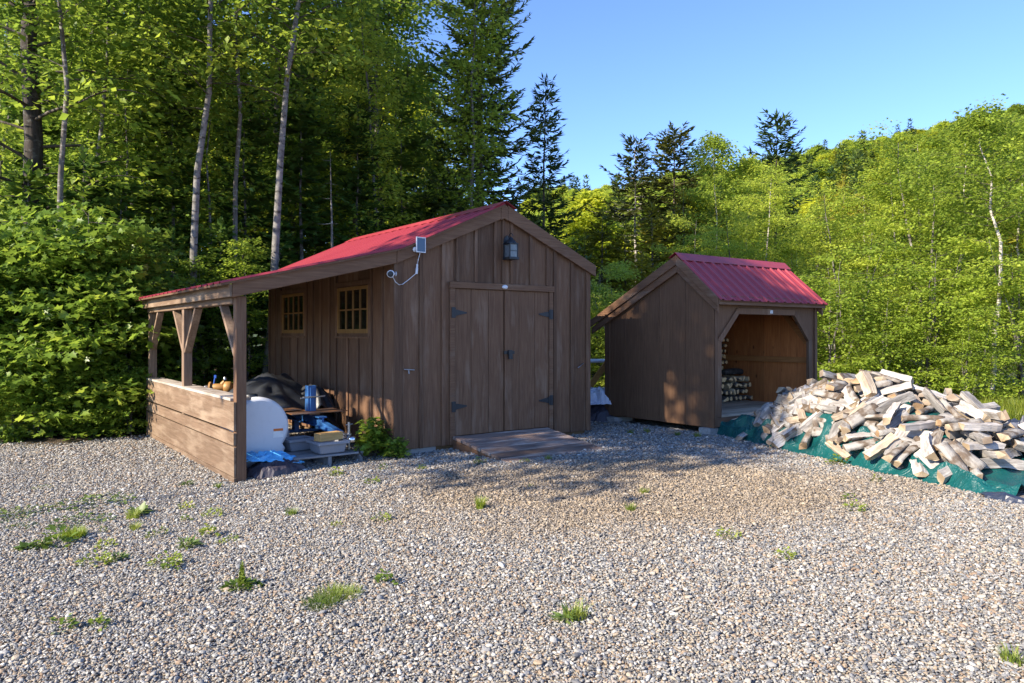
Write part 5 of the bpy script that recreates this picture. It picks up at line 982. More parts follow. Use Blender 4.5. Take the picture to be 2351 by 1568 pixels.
o = crumple('dark_tarp', M['tarp_back'], 34, .62, .50, .34, 2.7, loc=(5.85, 8.5, gz(5.7, 8.3)), rz=-.5, dome=.8, fold=.8, edge=.35); tag(o, 'dark blue tarpaulin crumpled beside the right end of the firewood', 'tarp')
# ================================================================== ground
def gravel_edge(x):      # how far back the gravel runs
    return 10.35 + .25 * math.sin(x * 1.1) + (0.45 * max(0, x + 6) if x < -3 else (13.2 - 10.35 if x < 2.6 else 1.15 + .35 * math.sin(x * 2.1))) if x > -6 else 10.2 + .2 * math.sin(x * 1.3)
def axis(lo, hi, fine_lo, fine_hi, st):
    a = list(np.arange(fine_lo, fine_hi + 1e-6, st)); g = st; v = fine_lo
    left = []
    while v > lo: g *= 1.35; v -= g; left.append(v)
    g = st; v = fine_hi; right = []
    while v < hi: g *= 1.35; v += g; right.append(v)
    return np.array(left[::-1] + a + right)
gx = axis(-400, 400, -9, 9, .12); gy = axis(-60, 420, -1, 18, .12)
def hill_h(x, y):
    if y < 38: return 0
    k = x / y
    rid = np.interp(k, [-1.2, -.5, -.1, .1, .25, .40, .55, .70, 1.2], [.05, .08, .12, .140, .158, .184, .215, .248, .29])
    s = min(1, (y - 38) / 222); s = s * s * (3 - 2 * s) if s < 1 else 1 
    return rid * 260 * s * (1 if y < 270 else 1)
vs = []; gm = []
for y in gy:
    for x in gx:
        z = gz(x, y) + .012 * nz.noise(Vector((x * .9, y * .9, 0))) * (y < 60)
        vs.append((x, y, z + (-.35 if y > 45 else 0)))
        e = gravel_edge(x) + .35 * nz.noise(Vector((x * 1.4, y * 1.4, 5)))
        sg = lambda q: 1 / (1 + math.exp(max(-30, min(30, q)))); g = sg((y - e) / .12); gr = sg(-(x - 3.4 + .4 * nz.noise(Vector((x, y, 2)))) / .3)
        gm.append((g, gr))
nx = len(gx); ny = len(gy)
ii, jj = np.meshgrid(np.arange(ny - 1), np.arange(nx - 1), indexing='ij'); b = (ii * nx + jj).ravel()
t = NT('gravel_lot'); a1 = t.n.new('ShaderNodeAttribute'); a1.attribute_name = 'tint'; a2 = t.n.new('ShaderNodeAttribute'); a2.attribute_name = 'grassy'
v = t.coord()
vo = t.n.new('ShaderNodeTexVoronoi'); t.l.new(v, vo.inputs['Vector']); vo.inputs['Scale'].default_value = 48
sep = t.n.new('ShaderNodeSeparateColor'); t.l.new(vo.outputs['Color'], sep.inputs[0])
STONE = [(0, (0.040, 0.042, 0.050)), (.12, (0.097, 0.105, 0.121)), (.3, (0.189, 0.193, 0.203)), (.48, (0.298, 0.290, 0.268)), (.62, (0.348, 0.302, 0.235)), (.74, (0.281, 0.202, 0.123)), (.82, (0.213, 0.127, 0.070)), (.9, (0.382, 0.370, 0.350)), (1, (0.515, 0.504, 0.472))]
BROWN = [(0, (0.047, 0.034, 0.025)), (.2, (0.119, 0.085, 0.054)), (.4, (0.206, 0.150, 0.092)), (.6, (0.271, 0.208, 0.135)), (.8, (0.317, 0.224, 0.127)), (1, (0.397, 0.324, 0.233))]
def brown_patch(t, vec):
    sp = t.n.new('ShaderNodeSeparateXYZ'); t.set(sp.inputs[0], vec); nn = t.noise(vec, .8, 4, .55)
    dx = t.math('MULTIPLY', t.math('SUBTRACT', sp.outputs[0], 1.2), 1 / 4.9); dy = t.math('MULTIPLY', t.math('SUBTRACT', sp.outputs[1], 6.7), 1 / 2.9)
    d = t.math('SQRT', t.math('ADD', t.math('MULTIPLY', dx, dx), t.math('MULTIPLY', dy, dy)))
    return t.ramp(t.math('ADD', d, t.math('MULTIPLY', nn.outputs[0], .8)), [(.75, 1), (1.55, 0)]).outputs[0]
big = brown_patch(t, v)
cs = t.mix(big, t.ramp(sep.outputs[0], STONE).outputs[0], t.ramp(sep.outputs[1], BROWN).outputs[0])
cs = t.mix(t.ramp(vo.outputs['Distance'], [(.0, 0), (.55, .55)]).outputs[0], cs, (.17, .148, .125))
nl = t.noise(v, 7, 6, .65); nb = t.noise(v, 30, 5, .7)
litter = t.mix(nl.outputs[0], (.022, .017, .012), t.mix(nb.outputs[0], (.055, .035, .02), (.13, .09, .05)))
meadow = t.mix(nl.outputs[0], (.05, .075, .012), (.16, .15, .05))
c = t.mix(a2.outputs['Fac'], litter, meadow); c = t.mix(a1.outputs['Fac'], c, cs)
t.bump(t.math('MULTIPLY', vo.outputs['Distance'], -1), .8, .015)
gm = np.array(gm); mat = t.fin(c, .85, 0, .25)
me = np_mesh('ground', np.array(vs), np.stack([b, b + 1, b + nx + 1, b + nx], 1), mat, gm[:, 0], True)
a = me.attributes.new('grassy', 'FLOAT', 'POINT'); a.data.foreach_set('value', gm[:, 1].astype(np.float32))
go = bpy.data.objects.new('ground', me); COL.objects.link(go); tag(go, 'gravel yard running back to leaf litter and rough grass', 'ground', kind='structure')

# hill behind
hx = np.linspace(-260, 420, 90); hy = np.concatenate([np.linspace(40, 270, 60), np.linspace(280, 420, 10)])
hv = [(x, y, hill_h(x, y) - .6 + 1.5 * nz.noise(Vector((x * .03, y * .03, 1))) * min(1, (y - 40) / 40)) for y in hy for x in hx]
ii, jj = np.meshgrid(np.arange(len(hy) - 1), np.arange(len(hx) - 1), indexing='ij'); b = (ii * len(hx) + jj).ravel()
t = NT('hill_floor'); n = t.noise(t.coord(), .3, 6); hm = t.fin(t.mix(n.outputs[0], (.02, .035, .01), (.05, .08, .018)), .95)
ho = bpy.data.objects.new('hill', np_mesh('hill', np.array(hv), np.stack([b, b + 1, b + len(hx) + 1, b + len(hx)], 1), hm, None, True)); COL.objects.link(ho)
tag(ho, 'wooded hillside rising to the right behind the sheds', 'hill', kind='structure')

# loose stones
t = NT('stones'); oi = t.n.new('ShaderNodeObjectInfo'); v = t.coord(kind='Object'); n = t.noise(v, 2.2, 4)
geo = t.n.new('ShaderNodeNewGeometry')
big = brown_patch(t, oi.outputs['Location'])
c = t.mix(t.math('MULTIPLY', big, .85), t.ramp(oi.outputs['Random'], STONE).outputs[0], t.ramp(oi.outputs['Random'], BROWN).outputs[0])
c = t.mix(t.math('MULTIPLY', n.outputs[0], .35), c, (.37, .35, .32)); t.bump(n.outputs[0], .3, .05)
sm = t.fin(c, .7, 0, .3)
stones = []
for k in range(12):
    R = random.Random(300 + k); bm = bmesh.new(); bmesh.ops.create_icosphere(bm, subdivisions=2 if k < 12 else 1, radius=1)
    sx, sy, sz = R.uniform(.8, 1.35), R.uniform(.6, .95), R.uniform(.35, .6); o3 = Vector((k * 7.1, 0, 0))
    cuts = [Vector((R.gauss(0, 1), R.gauss(0, 1), R.gauss(0, 1))).normalized() for _ in range(7)]
    for vtx in bm.verts:
        p = vtx.co.copy()
        for c_ in cuts:
            d = p.dot(c_) - .72
            if d > 0: p -= c_ * d * .9
        p *= 1 + .12 * nz.noise(p * 1.5 + o3); vtx.co = Vector((p.x * sx, p.y * sy, p.z * sz))
    me = bpy.data.meshes.new('stone'); bm.to_mesh(me); bm.free(); me.materials.append(sm); me.polygons.foreach_set('use_smooth', np.ones(len(me.polygons), bool))
    stones.append(bpy.data.objects.new('stone', me))
rng = np.random.default_rng(4)
pts = []; scl = []
bands = [(2.55, 4.2, 8600, .0070), (4.2, 6.2, 6600, .0075), (6.2, 8.4, 4000, .0086), (8.4, 11.0, 2000, .0108), (11, 13.2, 800, .013)]
for y0, y1, dens, r in bands:
    w0 = .72 * y1 + .35; n = int(2 * w0 * (y1 - y0) * dens); x = rng.uniform(-w0, w0, n); y = rng.uniform(y0, y1, n)
    keep = np.abs(x) < .72 * y + .3
    x = x[keep]; y = y[keep]
    lx = (x - A0.x) * .802 + (y - A0.y) * .597; ly = -(x - A0.x) * .597 + (y - A0.y) * .802
    k = ~((lx > .05) & (lx < 2.95) & (ly > .15)); k &= ~((ly > -.005) & (ly < .102) & (lx > -1.78) & (lx < -1.68))
    qx = (x - C0.x) * .802 + (y - C0.y) * .597; qy = -(x - C0.x) * .597 + (y - C0.y) * .802
    k &= ~((qx > .1) & (qy > .2))
    px_ = (x - PC.x) * PX.x + (y - PC.y) * PX.y; py_ = (x - PC.x) * PY.x + (y - PC.y) * PY.y
    k &= ~((px_ > -2.2) & (px_ < 2.0) & (py_ > -.45 - .232 * (px_ + 2.34)) & (py_ < 1.2))
    e = np.array([gravel_edge(v_) for v_ in x]); k &= y < e + rng.normal(0, .12, len(x))
    x = x[k]; y = y[k]; s = r * np.exp(rng.normal(0, .34, len(x)))
    s = np.where(rng.random(len(x)) < .012, s * 1.9, s); s = np.minimum(s, .028)
    for a, b_, c_ in zip(x, y, s): pts.append((a, b_, gz(a, b_) + .012 * nz.noise(Vector((a * .9, b_ * .9, 0))) + c_ * .15 + rng.uniform(0, .010))); 
    scl += list(s)
n = len(pts); rots = np.stack([rng.normal(0, .35, n), rng.normal(0, .35, n), rng.uniform(0, 6.28, n)], 1)
scatter('gravel', pts, rots, scl, rng.integers(0, 12, n), stones, 'loose grey and tan stones covering the yard', 'stuff', 'gravel')
print('stones', n)

# ================================================================== weeds
class Kit2:
    def __init__(s, me): s.me = me
def blades(name, seed, n, h, spread, w, mat, bend=.6, seg=3, tint=(.3, .8)):
    R = random.Random(seed); vs = []; fs = []; ts = []
    for i in range(n):
        a = R.uniform(0, 6.28); r = spread * R.random() ** .7 * .55; x0, y0 = r * math.cos(a), r * math.sin(a); a2 = a + R.gauss(0, .7); L = h * R.uniform(.45, 1.1); bd = bend * R.uniform(.3, 1.3); tn = R.uniform(*tint)
        px, py = -math.sin(a2), math.cos(a2); b = len(vs)
        for k in range(seg + 1):
            f = k / seg; ww = w * (1 - f) ** .7 * R.uniform(.9, 1.1) / 2 + .0004; ang = bd * f; rr = L * f * math.sin(ang); zz = L * f * math.cos(ang)
            c = (x0 + math.cos(a2) * rr, y0 + math.sin(a2) * rr, zz); vs += [(c[0] + px * ww, c[1] + py * ww, c[2]), (c[0] - px * ww, c[1] - py * ww, c[2])]; ts += [tn, tn]
            if k: fs.append((b + 2 * k - 2, b + 2 * k - 1, b + 2 * k + 1, b + 2 * k))
    return np_mesh(name, np.array(vs), np.array(fs), mat, np.array(ts))
def leafy(name, seed, n, R0, h, leaf, mat, tmpl=KITE, up=.35, rosette=False, tint=.5):
    rng = np.random.default_rng(seed); th = rng.uniform(0, 6.28, n); r = R0 * np.sqrt(rng.random(n)) * (.35 if rosette else 1)
    z = h * rng.random(n) * (1 - (r / max(R0, 1e-3)) ** 2 * .6)
    P = np.stack([r * np.cos(th), r * np.sin(th), z + .004], 1); D = np.stack([np.cos(th) + rng.normal(0, .4, n), np.sin(th) + rng.normal(0, .4, n), rng.uniform(-.1, 1, n) * up], 1)
    N = np.stack([rng.normal(0, .35, n), rng.normal(0, .35, n), np.ones(n)], 1)
    return leaves_mesh(name, P, D, unit(N), leaf * rng.uniform(.55, 1.25, n), np.clip(rng.normal(tint, .2, n), 0, 1), tmpl, mat)
def mullein(name):
    a = leaf_arrays
    rng = np.random.default_rng(3); n = 110; z = rng.uniform(.02, .22, n); th = rng.uniform(0, 6.28, n); w = .010 * (1 - z / .26)
    P = np.stack([w * np.cos(th) * .6, w * np.sin(th) * .6, z], 1); D = np.stack([np.cos(th), np.sin(th), np.full(n, 1.2)], 1); S = rng.uniform(.03, .06, n) * (1.1 - z / .26)
    n2 = 260; t2 = rng.uniform(0, 6.28, n2); r2 = .13 * np.sqrt(rng.random(n2)); P2 = np.stack([r2 * np.cos(t2), r2 * np.sin(t2) * .8, .05 * rng.random(n2) * (1 - r2 / .16)], 1)
    D2_ = np.stack([np.cos(t2), np.sin(t2), rng.uniform(.1, .9, n2)], 1); S2 = rng.uniform(.02, .05, n2)
    N = unit(np.concatenate([np.stack([np.cos(th), np.sin(th), np.full(n, -.3)], 1), np.stack([rng.normal(0, .4, n2), rng.normal(0, .4, n2), np.ones(n2)], 1)]))
    return leaves_mesh(name, np.concatenate([P, P2]), np.concatenate([D, D2_]), N, np.concatenate([S, S2]), np.clip(np.concatenate([rng.normal(.75, .1, n), rng.normal(.35, .15, n2)]), 0, 1), KITE, M['weed'])
WK = {
 'tuft': blades('grass_tuft', 1, 90, .11, .10, .006, M['weed']), 'pale': blades('pale_tuft', 2, 110, .12, .06, .006, M['weed_yellow'], .45), 'mat': blades('grass_mat', 3, 420, .075, .17, .004, M['weed'], .9, 2, (.2, .6)),
 'dense': blades('dense_tuft', 4, 330, .10, .16, .006, M['weed_yellow'], .5, 3, (.1, .6)), 'dark': leafy('dark_rosette', 5, 46, .09, .05, .095, M['weed_dark'], SLIM, .75, True), 'broad': leafy('broad_rosette', 6, 26, .10, .04, .12, M['weed_dark'], KITE, .7, True, .6),
 'clover': leafy('clover_patch', 7, 120, .22, .03, .040, M['weed_dark']), 'sprig': leafy('sprig', 8, 40, .05, .10, .035, M['weed'], KITE, .9), 'yellow': leafy('yellow_sprig', 9, 70, .085, .09, .030, M['weed_yellow'], KITE, .9), 'mull': mullein('spiked_weed'),
 'fuzzy': blades('fuzzy_mat', 11, 520, .11, .30, .004, M['weed'], .8, 2, (.2, .7)), 'seedling': leafy('seedling', 12, 60, .08, .14, .05, M['weed'], KITE, .8)}
R_ = random.Random(21)
def weed(kind, px, py, size, label, sq=1.0):
    z = -.05
    for _ in range(4):
        y = FPX * (HCAM - z) / (py - HYP); x = (px - CXP) / FPX * y; z = gz(x, y)
    o = bpy.data.objects.new('weed', WK[kind]); COL.objects.link(o); o.location = (x, y, z); o.rotation_euler = (0, 0, R_.uniform(0, 6.28)); size *= 1.0; o.scale = (size, size, size * sq * .85)
    tag(o, label, 'weed', 'weeds growing through the gravel')
for w in [
 ('tuft', 305, 1190, .9, 'dark green grass clump right of the low leafy weed patch'), ('broad', 318, 1180, .8, 'broad leaves rising behind the dark green grass clump'),
 ('dense', 168, 1235, 1.0, 'dense yellow-green grass cushion at the left of the gravel'), ('seedling', 132, 1255, 1.2, 'leafy weed just left of the yellow-green cushion'), ('broad', 60, 1262, .6, 'broad leaved dock with reddish leaves at the far left of the gravel'), ('dark', 92, 1258, .8, 'narrow leaved weed beside the broad leaved dock'),
 ('dark', 431, 1258, 1.0, 'dark green rosette alone on the gravel before the lean-to'), ('mull', 555, 1348, .85, 'spiked weed with one upright stalk in a low green mat'), ('fuzzy', 775, 1372, .75, 'large thin sprawling mat of grass in the middle foreground'), ('fuzzy', 735, 1392, .6, 'front edge tuft of the large sprawling grass mat'),
 ('tuft', 669, 1183, .8, 'small green tuft below the blue sheet on open gravel'), ('yellow', 487, 1186, .9, 'yellow sprig on gravel in front of the half wall end'), ('yellow', 430, 1168, .8, 'uppermost yellow sprig in front of the half wall'), ('sprig', 428, 1196, .7, 'thin sprig below the uppermost yellow sprig'),
 ('dark', 273, 1286, .7, 'small dark weed below the long row of left weeds'), ('yellow', 218, 1298, 1.1, 'pale yellow weed with reddish stems at lower left'), ('yellow', 382, 1300, 1.1, 'yellow flowering weed under the dark green rosette'), ('sprig', 390, 1312, .9, 'green sprig beneath the yellow flowering weed'), ('sprig', 480, 1234, 1.2, 'tall thin sprig left of the sprawling grass mat'),
 ('sprig', 142, 1450, 1.0, 'single green sprig low in the left foreground'), ('sprig', 224, 1446, .9, 'faint green sprig right of the lone foreground sprig'), ('dark', 429, 1115, .7, 'flat dark weed beside the half wall base'), ('tuft', 499, 1120, .6, 'small weed just left of the lean-to post foot'),
 ('tuft', 310, 1216, .7, 'short weed tuft below the dark green grass clump'), ('sprig', 374, 1226, .7, 'small sprig above the dark green rosette'), ('clover', 105, 1120, .55, 'pale flat leaves highest up on the left gravel'), ('clover', 58, 1176, 1.0, 'low leafy patch near the left edge'), ('clover', 52, 1208, .5, 'tiny leaf patch under the low left patch'),
 ('clover', 218, 1156, 1.35, 'widest low leafy patch on the left gravel'), ('clover', 250, 1146, 1.0, 'low leafy patch behind the dark grass clump'), ('clover', 190, 1196, 1.0, 'thin leafy patch above the yellow-green cushion'), ('clover', 20, 1188, .9, 'leafy patch cut by the left picture edge'), ('yellow', 242, 1258, .8, 'yellowish sprig right of the yellow-green cushion'),
 ('sprig', 236, 1222, .6, 'small sprig between leafy patch and cushion'), ('sprig', 347, 1234, .7, 'small pale sprig between two tufts left of the mat'), ('yellow', 772, 1208, .5, 'tiny yellow plant above the sprawling grass mat'), ('yellow', 530, 1243, .6, 'thin yellowish growth left of the spiked weed'), ('yellow', 505, 1250, .5, 'second thin yellowish growth left of the spiked weed'),
 ('pale', 1103, 1170, 1.15, 'bright pale grass tuft on open gravel before the ramp'), ('yellow', 877, 1196, .8, 'small yellow plant left of the bright pale tuft'), ('tuft', 1322, 1420, 1.05, 'dark leafy clump in the centre foreground'), ('dark', 1300, 1424, .8, 'left half of the dark leafy centre clump'), ('sprig', 885, 1345, 1.1, 'wispy sprig at the right end of the sprawling mat'),
 ('tuft', 1478, 1134, .7, 'dull tuft in the middle gravel below the wood shed'), ('tuft', 1447, 1172, .75, 'green tuft under the dull middle tuft'), ('tuft', 1447, 996, .8, 'grass tuft near the small shed left wall'), ('tuft', 1486, 993, .8, 'taller grass tuft under the small shed wall'), ('tuft', 1556, 1000, .7, 'grass tuft left of the small shed front corner'),
 ('sprig', 1220, 1118, .4, 'tiny green plant right of the ramp foot'), ('seedling', 1101, 1066, .7, 'seedling beside the ramp left stringer'), ('tuft', 1259, 1056, .7, 'short weed at the ramp front edge'), ('yellow', 1205, 1062, .6, 'yellowish weed at the ramp front edge'), ('yellow', 854, 1110, .9, 'pale yellow weed in front of the corner shrub'), ('seedling', 967, 1078, .5, 'little seedling before the shed corner block'),
 ('seedling', 772, 1092, .75, 'pale seedling standing before the pallet'), ('sprig', 880, 1078, .9, 'thin weeds under the corner shrub'), ('tuft', 1602, 1004, .8, 'bright tuft at the far end of the green tarp'), ('seedling', 1924, 1066, .9, 'green seedling at the middle of the tarp edge'), ('sprig', 1905, 1068, .8, 'low weed left of the tarp edge seedling'), ('sprig', 2012, 1106, .9, 'thin weed against the green tarp'),
 ('yellow', 1961, 1172, 1.0, 'dry yellowish weed on gravel below the tarp'), ('sprig', 1950, 1150, .9, 'thin green weed above the dry yellowish weed'), ('yellow', 1673, 1234, .9, 'faint yellow growth in the right middle gravel'), ('yellow', 1801, 1280, .8, 'yellow tuft lowest in the right middle gravel'), ('tuft', 2324, 1522, .8, 'small leafy weed in the lower right corner'),
]: weed(*w)

# ================================================================== trees
K = {}
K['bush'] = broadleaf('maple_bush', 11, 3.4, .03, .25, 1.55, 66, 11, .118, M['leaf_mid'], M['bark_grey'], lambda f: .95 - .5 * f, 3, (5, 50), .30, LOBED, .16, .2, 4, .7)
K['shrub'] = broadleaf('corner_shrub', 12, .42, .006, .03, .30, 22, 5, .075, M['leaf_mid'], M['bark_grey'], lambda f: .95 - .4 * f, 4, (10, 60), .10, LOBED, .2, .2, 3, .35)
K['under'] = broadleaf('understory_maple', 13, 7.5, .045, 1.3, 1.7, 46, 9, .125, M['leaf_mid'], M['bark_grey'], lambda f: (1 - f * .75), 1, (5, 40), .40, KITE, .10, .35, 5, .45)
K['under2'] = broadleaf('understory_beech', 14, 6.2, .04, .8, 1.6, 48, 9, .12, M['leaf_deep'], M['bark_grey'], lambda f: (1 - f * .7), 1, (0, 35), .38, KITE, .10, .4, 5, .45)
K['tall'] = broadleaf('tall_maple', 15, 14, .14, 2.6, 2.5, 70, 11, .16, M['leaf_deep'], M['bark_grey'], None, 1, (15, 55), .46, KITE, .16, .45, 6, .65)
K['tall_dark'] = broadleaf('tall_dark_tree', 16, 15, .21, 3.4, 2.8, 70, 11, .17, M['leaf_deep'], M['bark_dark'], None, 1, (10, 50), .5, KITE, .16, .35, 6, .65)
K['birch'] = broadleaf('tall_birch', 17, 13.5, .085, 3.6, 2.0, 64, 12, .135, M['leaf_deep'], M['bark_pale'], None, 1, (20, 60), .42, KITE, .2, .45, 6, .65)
K['yellow'] = broadleaf('back_maple', 18, 13, .12, 1.5, 2.8, 74, 8, .19, M['leaf_lit_yellow'], M['bark_grey'], None, 1, (10, 50), .5, KITE, .16, .4, 6, .5)
K['slim_birch'] = broadleaf('slim_birch', 19, 10.5, .06, 1.8, 1.15, 60, 14, .10, M['leaf_sun'], M['bark_grey'], lambda f: .9 - .45 * f, 1, (25, 60), .32, KITE, .22, .5, 5, .55)
K['sun'] = broadleaf('sunny_birch', 20, 8, .07, .5, 2.0, 56, 25, .088, M['leaf_sun'], M['bark_birch'], lambda f: (.75 + .5 * f if f < .35 else .93 * (1.15 - f) ** .6 + .12), 1, (5, 50), .36, KITE, .15, .4, 5, .7)
K['sun2'] = broadleaf('sunny_maple', 21, 6.5, .07, .3, 2.0, 54, 25, .09, M['leaf_sun'], M['bark_grey'], lambda f: (.8 + .5 * f if f < .35 else (1.2 - f) ** .6 + .05), 2, (5, 45), .36, KITE, .14, .4, 5, .65)
K['sunbush'] = broadleaf('sunny_bush', 22, 3.0, .03, .1, 1.5, 40, 24, .078, M['leaf_sun'], M['bark_grey'], lambda f: .95 - .45 * f, 4, (0, 45), .30, KITE, .14, .3, 4, .65)
K['airy'] = broadleaf('airy_poplar', 23, 8.6, .07, 1.6, 2.0, 52, 22, .11, M['leaf_sun'], M['bark_birch'], None, 1, (25, 65), .36, KITE, .22, .4, 5, .85)
K['white_birch'] = broadleaf('white_birch', 24, 7.4, .075, 4.4, 1.5, 36, 16, .092, M['leaf_sun'], M['bark_birch'], None, 1, (15, 55), .38, KITE, .2, .55, 6, .85)
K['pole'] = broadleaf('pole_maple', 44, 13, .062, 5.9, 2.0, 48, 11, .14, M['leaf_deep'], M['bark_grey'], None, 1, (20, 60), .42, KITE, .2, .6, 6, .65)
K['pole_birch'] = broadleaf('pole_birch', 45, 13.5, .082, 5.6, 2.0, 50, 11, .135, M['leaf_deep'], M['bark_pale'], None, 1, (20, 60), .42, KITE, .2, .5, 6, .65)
K['shade'] = broadleaf('shade_caster', 27, 10.2, .03, 5.5, 2.1, 62, 12, .17, M['leaf_deep'], M['bark_grey'], lambda f: .95 - .5 * f, 1, (5, 50), .42, KITE, .18, .4, 6, .6)  # added unseen shade caster: high dense crown, trunk kept thin for a faint shadow
K['spruce'] = conifer('big_spruce', 31, 13.0, .16, .6, 2.35, .22, 7, M['needle'], M['bark_brown'], .26, .05, .22, .42, .62, .048, width=.11)
K['open_spruce'] = conifer('open_spruce', 32, 8.4, .075, .8, 1.6, .26, 6, M['needle'], M['bark_brown'], .24, .14, .12, .30, .62, .05, width=.11)
K['bare_spruce'] = conifer('bare_spruce', 33, 9.2, .10, 5.8, 1.8, .24, 6, M['needle_olive'], M['bark_birch'], .30, .12, .12, .35, .55, .075, dead=4.6)
K['bare_pine'] = conifer('bare_pine', 37, 9.8, .11, 5.2, 2.0, .30, 5, M['needle'], M['bark_dark'], .32, .18, .0, .40, .45, .08, dead=3.2)
K['gold_spruce'] = conifer('gold_spruce', 34, 9.0, .12, 2.6, 2.1, .25, 7, M['needle_olive'], M['bark_brown'], .30, .10, .14, .35, .38, .075)
K['gold_lit_fir'] = conifer('gold_lit_fir', 35, 5.6, .08, .3, 1.4, .26, 6, M['needle_gold_lit'], M['bark_brown'], .26, .08, .16, .3, .75, .07)
K['hemlock'] = conifer('hemlock', 36, 8.5, .08, .5, 1.8, .28, 5, M['needle_soft'], M['bark_grey'], .26, .14, .22, .12, .7, .065, width=.28)
K['young_fir'] = conifer('young_fir', 38, 4.0, .045, .25, 1.15, .22, 5, M['needle_soft'], M['bark_grey'], .20, .10, .12, .2, .8, .06, width=.28)
K['snag'] = conifer('grey_snag', 39, 5.0, .065, 4.9, .6, .4, 3, M['needle_soft'], M['bark_grey'], .1, .2, .1, .1, .6, .3, dead=2.6)

def tree(kit, px, depth, s=1.0, label='', group=None, name=None, sx=1.0, lean=(0, 0), rz=None, z=None, cat='tree'):
    x, y = at(px, depth)
    zz = gz(x, y) if z is None else z
    return plant(K[kit], name or {'bush': 'maple_bush', 'sunbush': 'leafy_bush'}.get(kit, 'spruce_tree' if 'spruce' in kit else ('fir_tree' if 'fir' in kit else ('hemlock_tree' if kit == 'hemlock' else ('birch_tree' if 'birch' in kit else ('pine_tree' if 'pine' in kit else ('dead_tree' if kit == 'snag' else 'maple_tree')))))),
                 x, y, zz - .03, s, R_.uniform(0, 6.28) if rz is None else rz, label, group, cat, lean, sx)
R_ = random.Random(5)
GL = 'trees at the left forest edge'
tree('tall_dark', 38, 13.2, 1.0, 'thick dark trunked tree at the far left of the forest', GL, lean=(0, .0))
tree('pole', 138, 11.9, .95, 'thin grey tree leaning slightly, right of the thick dark trunk', GL, lean=(0, -.03))
tree('pole_birch', 438, 12.9, .95, 'pale mottled birch rising behind the lean-to roof tip', GL, lean=(0, .01))
tree('pole_birch', 600, 13.0, 1.0, 'pale birch whose base shows beside the big shed back corner', GL, lean=(0, .045))
tree('pole', 547, 14.5, 1.0, 'dark slender tree between the two pale birches', GL)
tree('pole', 205, 13.4, .9, 'second thin grey tree, between the leaning grey tree and the hemlocks', GL)
tree('tall', 300, 17.5, 1.05, 'slender tree between the leaning grey tree and the mottled birch', GL, sx=.75)
tree('tall_dark', 222, 18.5, 1.0, 'dark trunk behind the maple bushes at the left', GL, sx=.7)
tree('tall', 372, 20, 1.1, 'tall maple deep behind the mottled birch', GL, sx=.8)
tree('tall', 690, 18.5, 1.05, 'tall maple rising behind the middle of the lean-to roof', GL, sx=.8)
tree('snag', 757, 14.0, .98, 'broken grey dead trunk above the red roof', GL)
tree('tall', 800, 20, 1.1, 'tall green maple above the red roof middle', GL, sx=.85)
tree('tall', 880, 19.0, 1.0, 'rightmost tall maple of the left forest, bright crown against sky', GL, sx=.75)
tree('slim_birch', 905, 17.2, .98, 'slim leafy tree just behind the red roof of the big shed', GL)
tree('slim_birch', 1030, 17.0, 1.0, 'slim pale trunked tree directly left of the big dark spruce', GL)
tree('spruce', 1098, 18.4, 1.0, 'big dark spruce behind the shed ridge', 'spruces behind the sheds')
tree('open_spruce', 1246, 19.0, .95, 'open branched dark spruce standing alone right of the shed ridge', 'spruces behind the sheds')
tree('young_fir', 1215, 19.5, .8, 'low dark fir at the foot of the big spruce', 'spruces behind the sheds')
tree('young_fir', 1300, 20.5, .85, 'low dark fir at the foot of the lone open spruce', 'spruces behind the sheds')
# understory of the left forest
GU = 'young trees inside the left forest'
for i, (kit, px, d, s, lab) in enumerate([
    ('under', 300, 13.8, .95, 'young maple with level sprays behind the maple bushes'), ('hemlock', 395, 14.5, .8, 'hemlock behind the lean-to roof tip'), ('under', 480, 15, 1.0, 'young maple between the pale birches'), ('hemlock', 560, 15.6, .8, 'hemlock left of the second pale birch'),
    ('hemlock', 690, 16.0, .85, 'hemlock above the low end of the red roof'), ('under2', 640, 17.5, 1.0, 'beech sapling right of the second pale birch'), ('hemlock', 820, 16.5, .80, 'dense hemlock behind the red roof near the dead trunk'), ('under2', 745, 17.6, .95, 'beech sapling beside the dead trunk'),
    ('hemlock', 920, 18.2, .85, 'dark hemlock behind the upper red roof'), ('under', 200, 15.0, 1.0, 'young maple above the left maple bushes'), ('hemlock', 90, 15.5, .85, 'hemlock beside the thick dark trunk'), ('under', 10, 15, 1.0, 'young maple at the left picture edge'), ('hemlock', 340, 16.5, .9, 'hemlock in shade behind the leaning grey tree'),
    ('young_fir', 640, 14.6, .9, 'young fir seen past the shed back corner'), ('young_fir', 400, 13.2, .85, 'young fir seen through the lean-to opening'), ('young_fir', 500, 13.6, .9, 'young fir seen between the lean-to posts'), ('under2', 440, 17, .9, 'beech sapling behind the mottled birch'), ('young_fir', 335, 12.6, .8, 'young fir beside the lean-to back post'),
    ('young_fir', 70, 12.9, 1.15, 'young fir behind the sunlit bushes at far left'), ('young_fir', 185, 12.8, 1.2, 'young fir behind the big leaved bush'), ('young_fir', 285, 13.0, 1.1, 'young fir behind the shaded bush'), ('hemlock', 1010, 19, .7, 'hemlock low behind the shed ridge'), ('under', 985, 19.5, .85, 'young maple behind the slim pale tree'), ('under2', 560, 12.9, .5, 'leafy sapling in the lean-to opening'), ('under2', 470, 12.8, .45, 'small sapling behind the tan pump')]):
    tree(kit, px, d, s, lab, GU)
GB = 'maple bushes at the left forest edge'
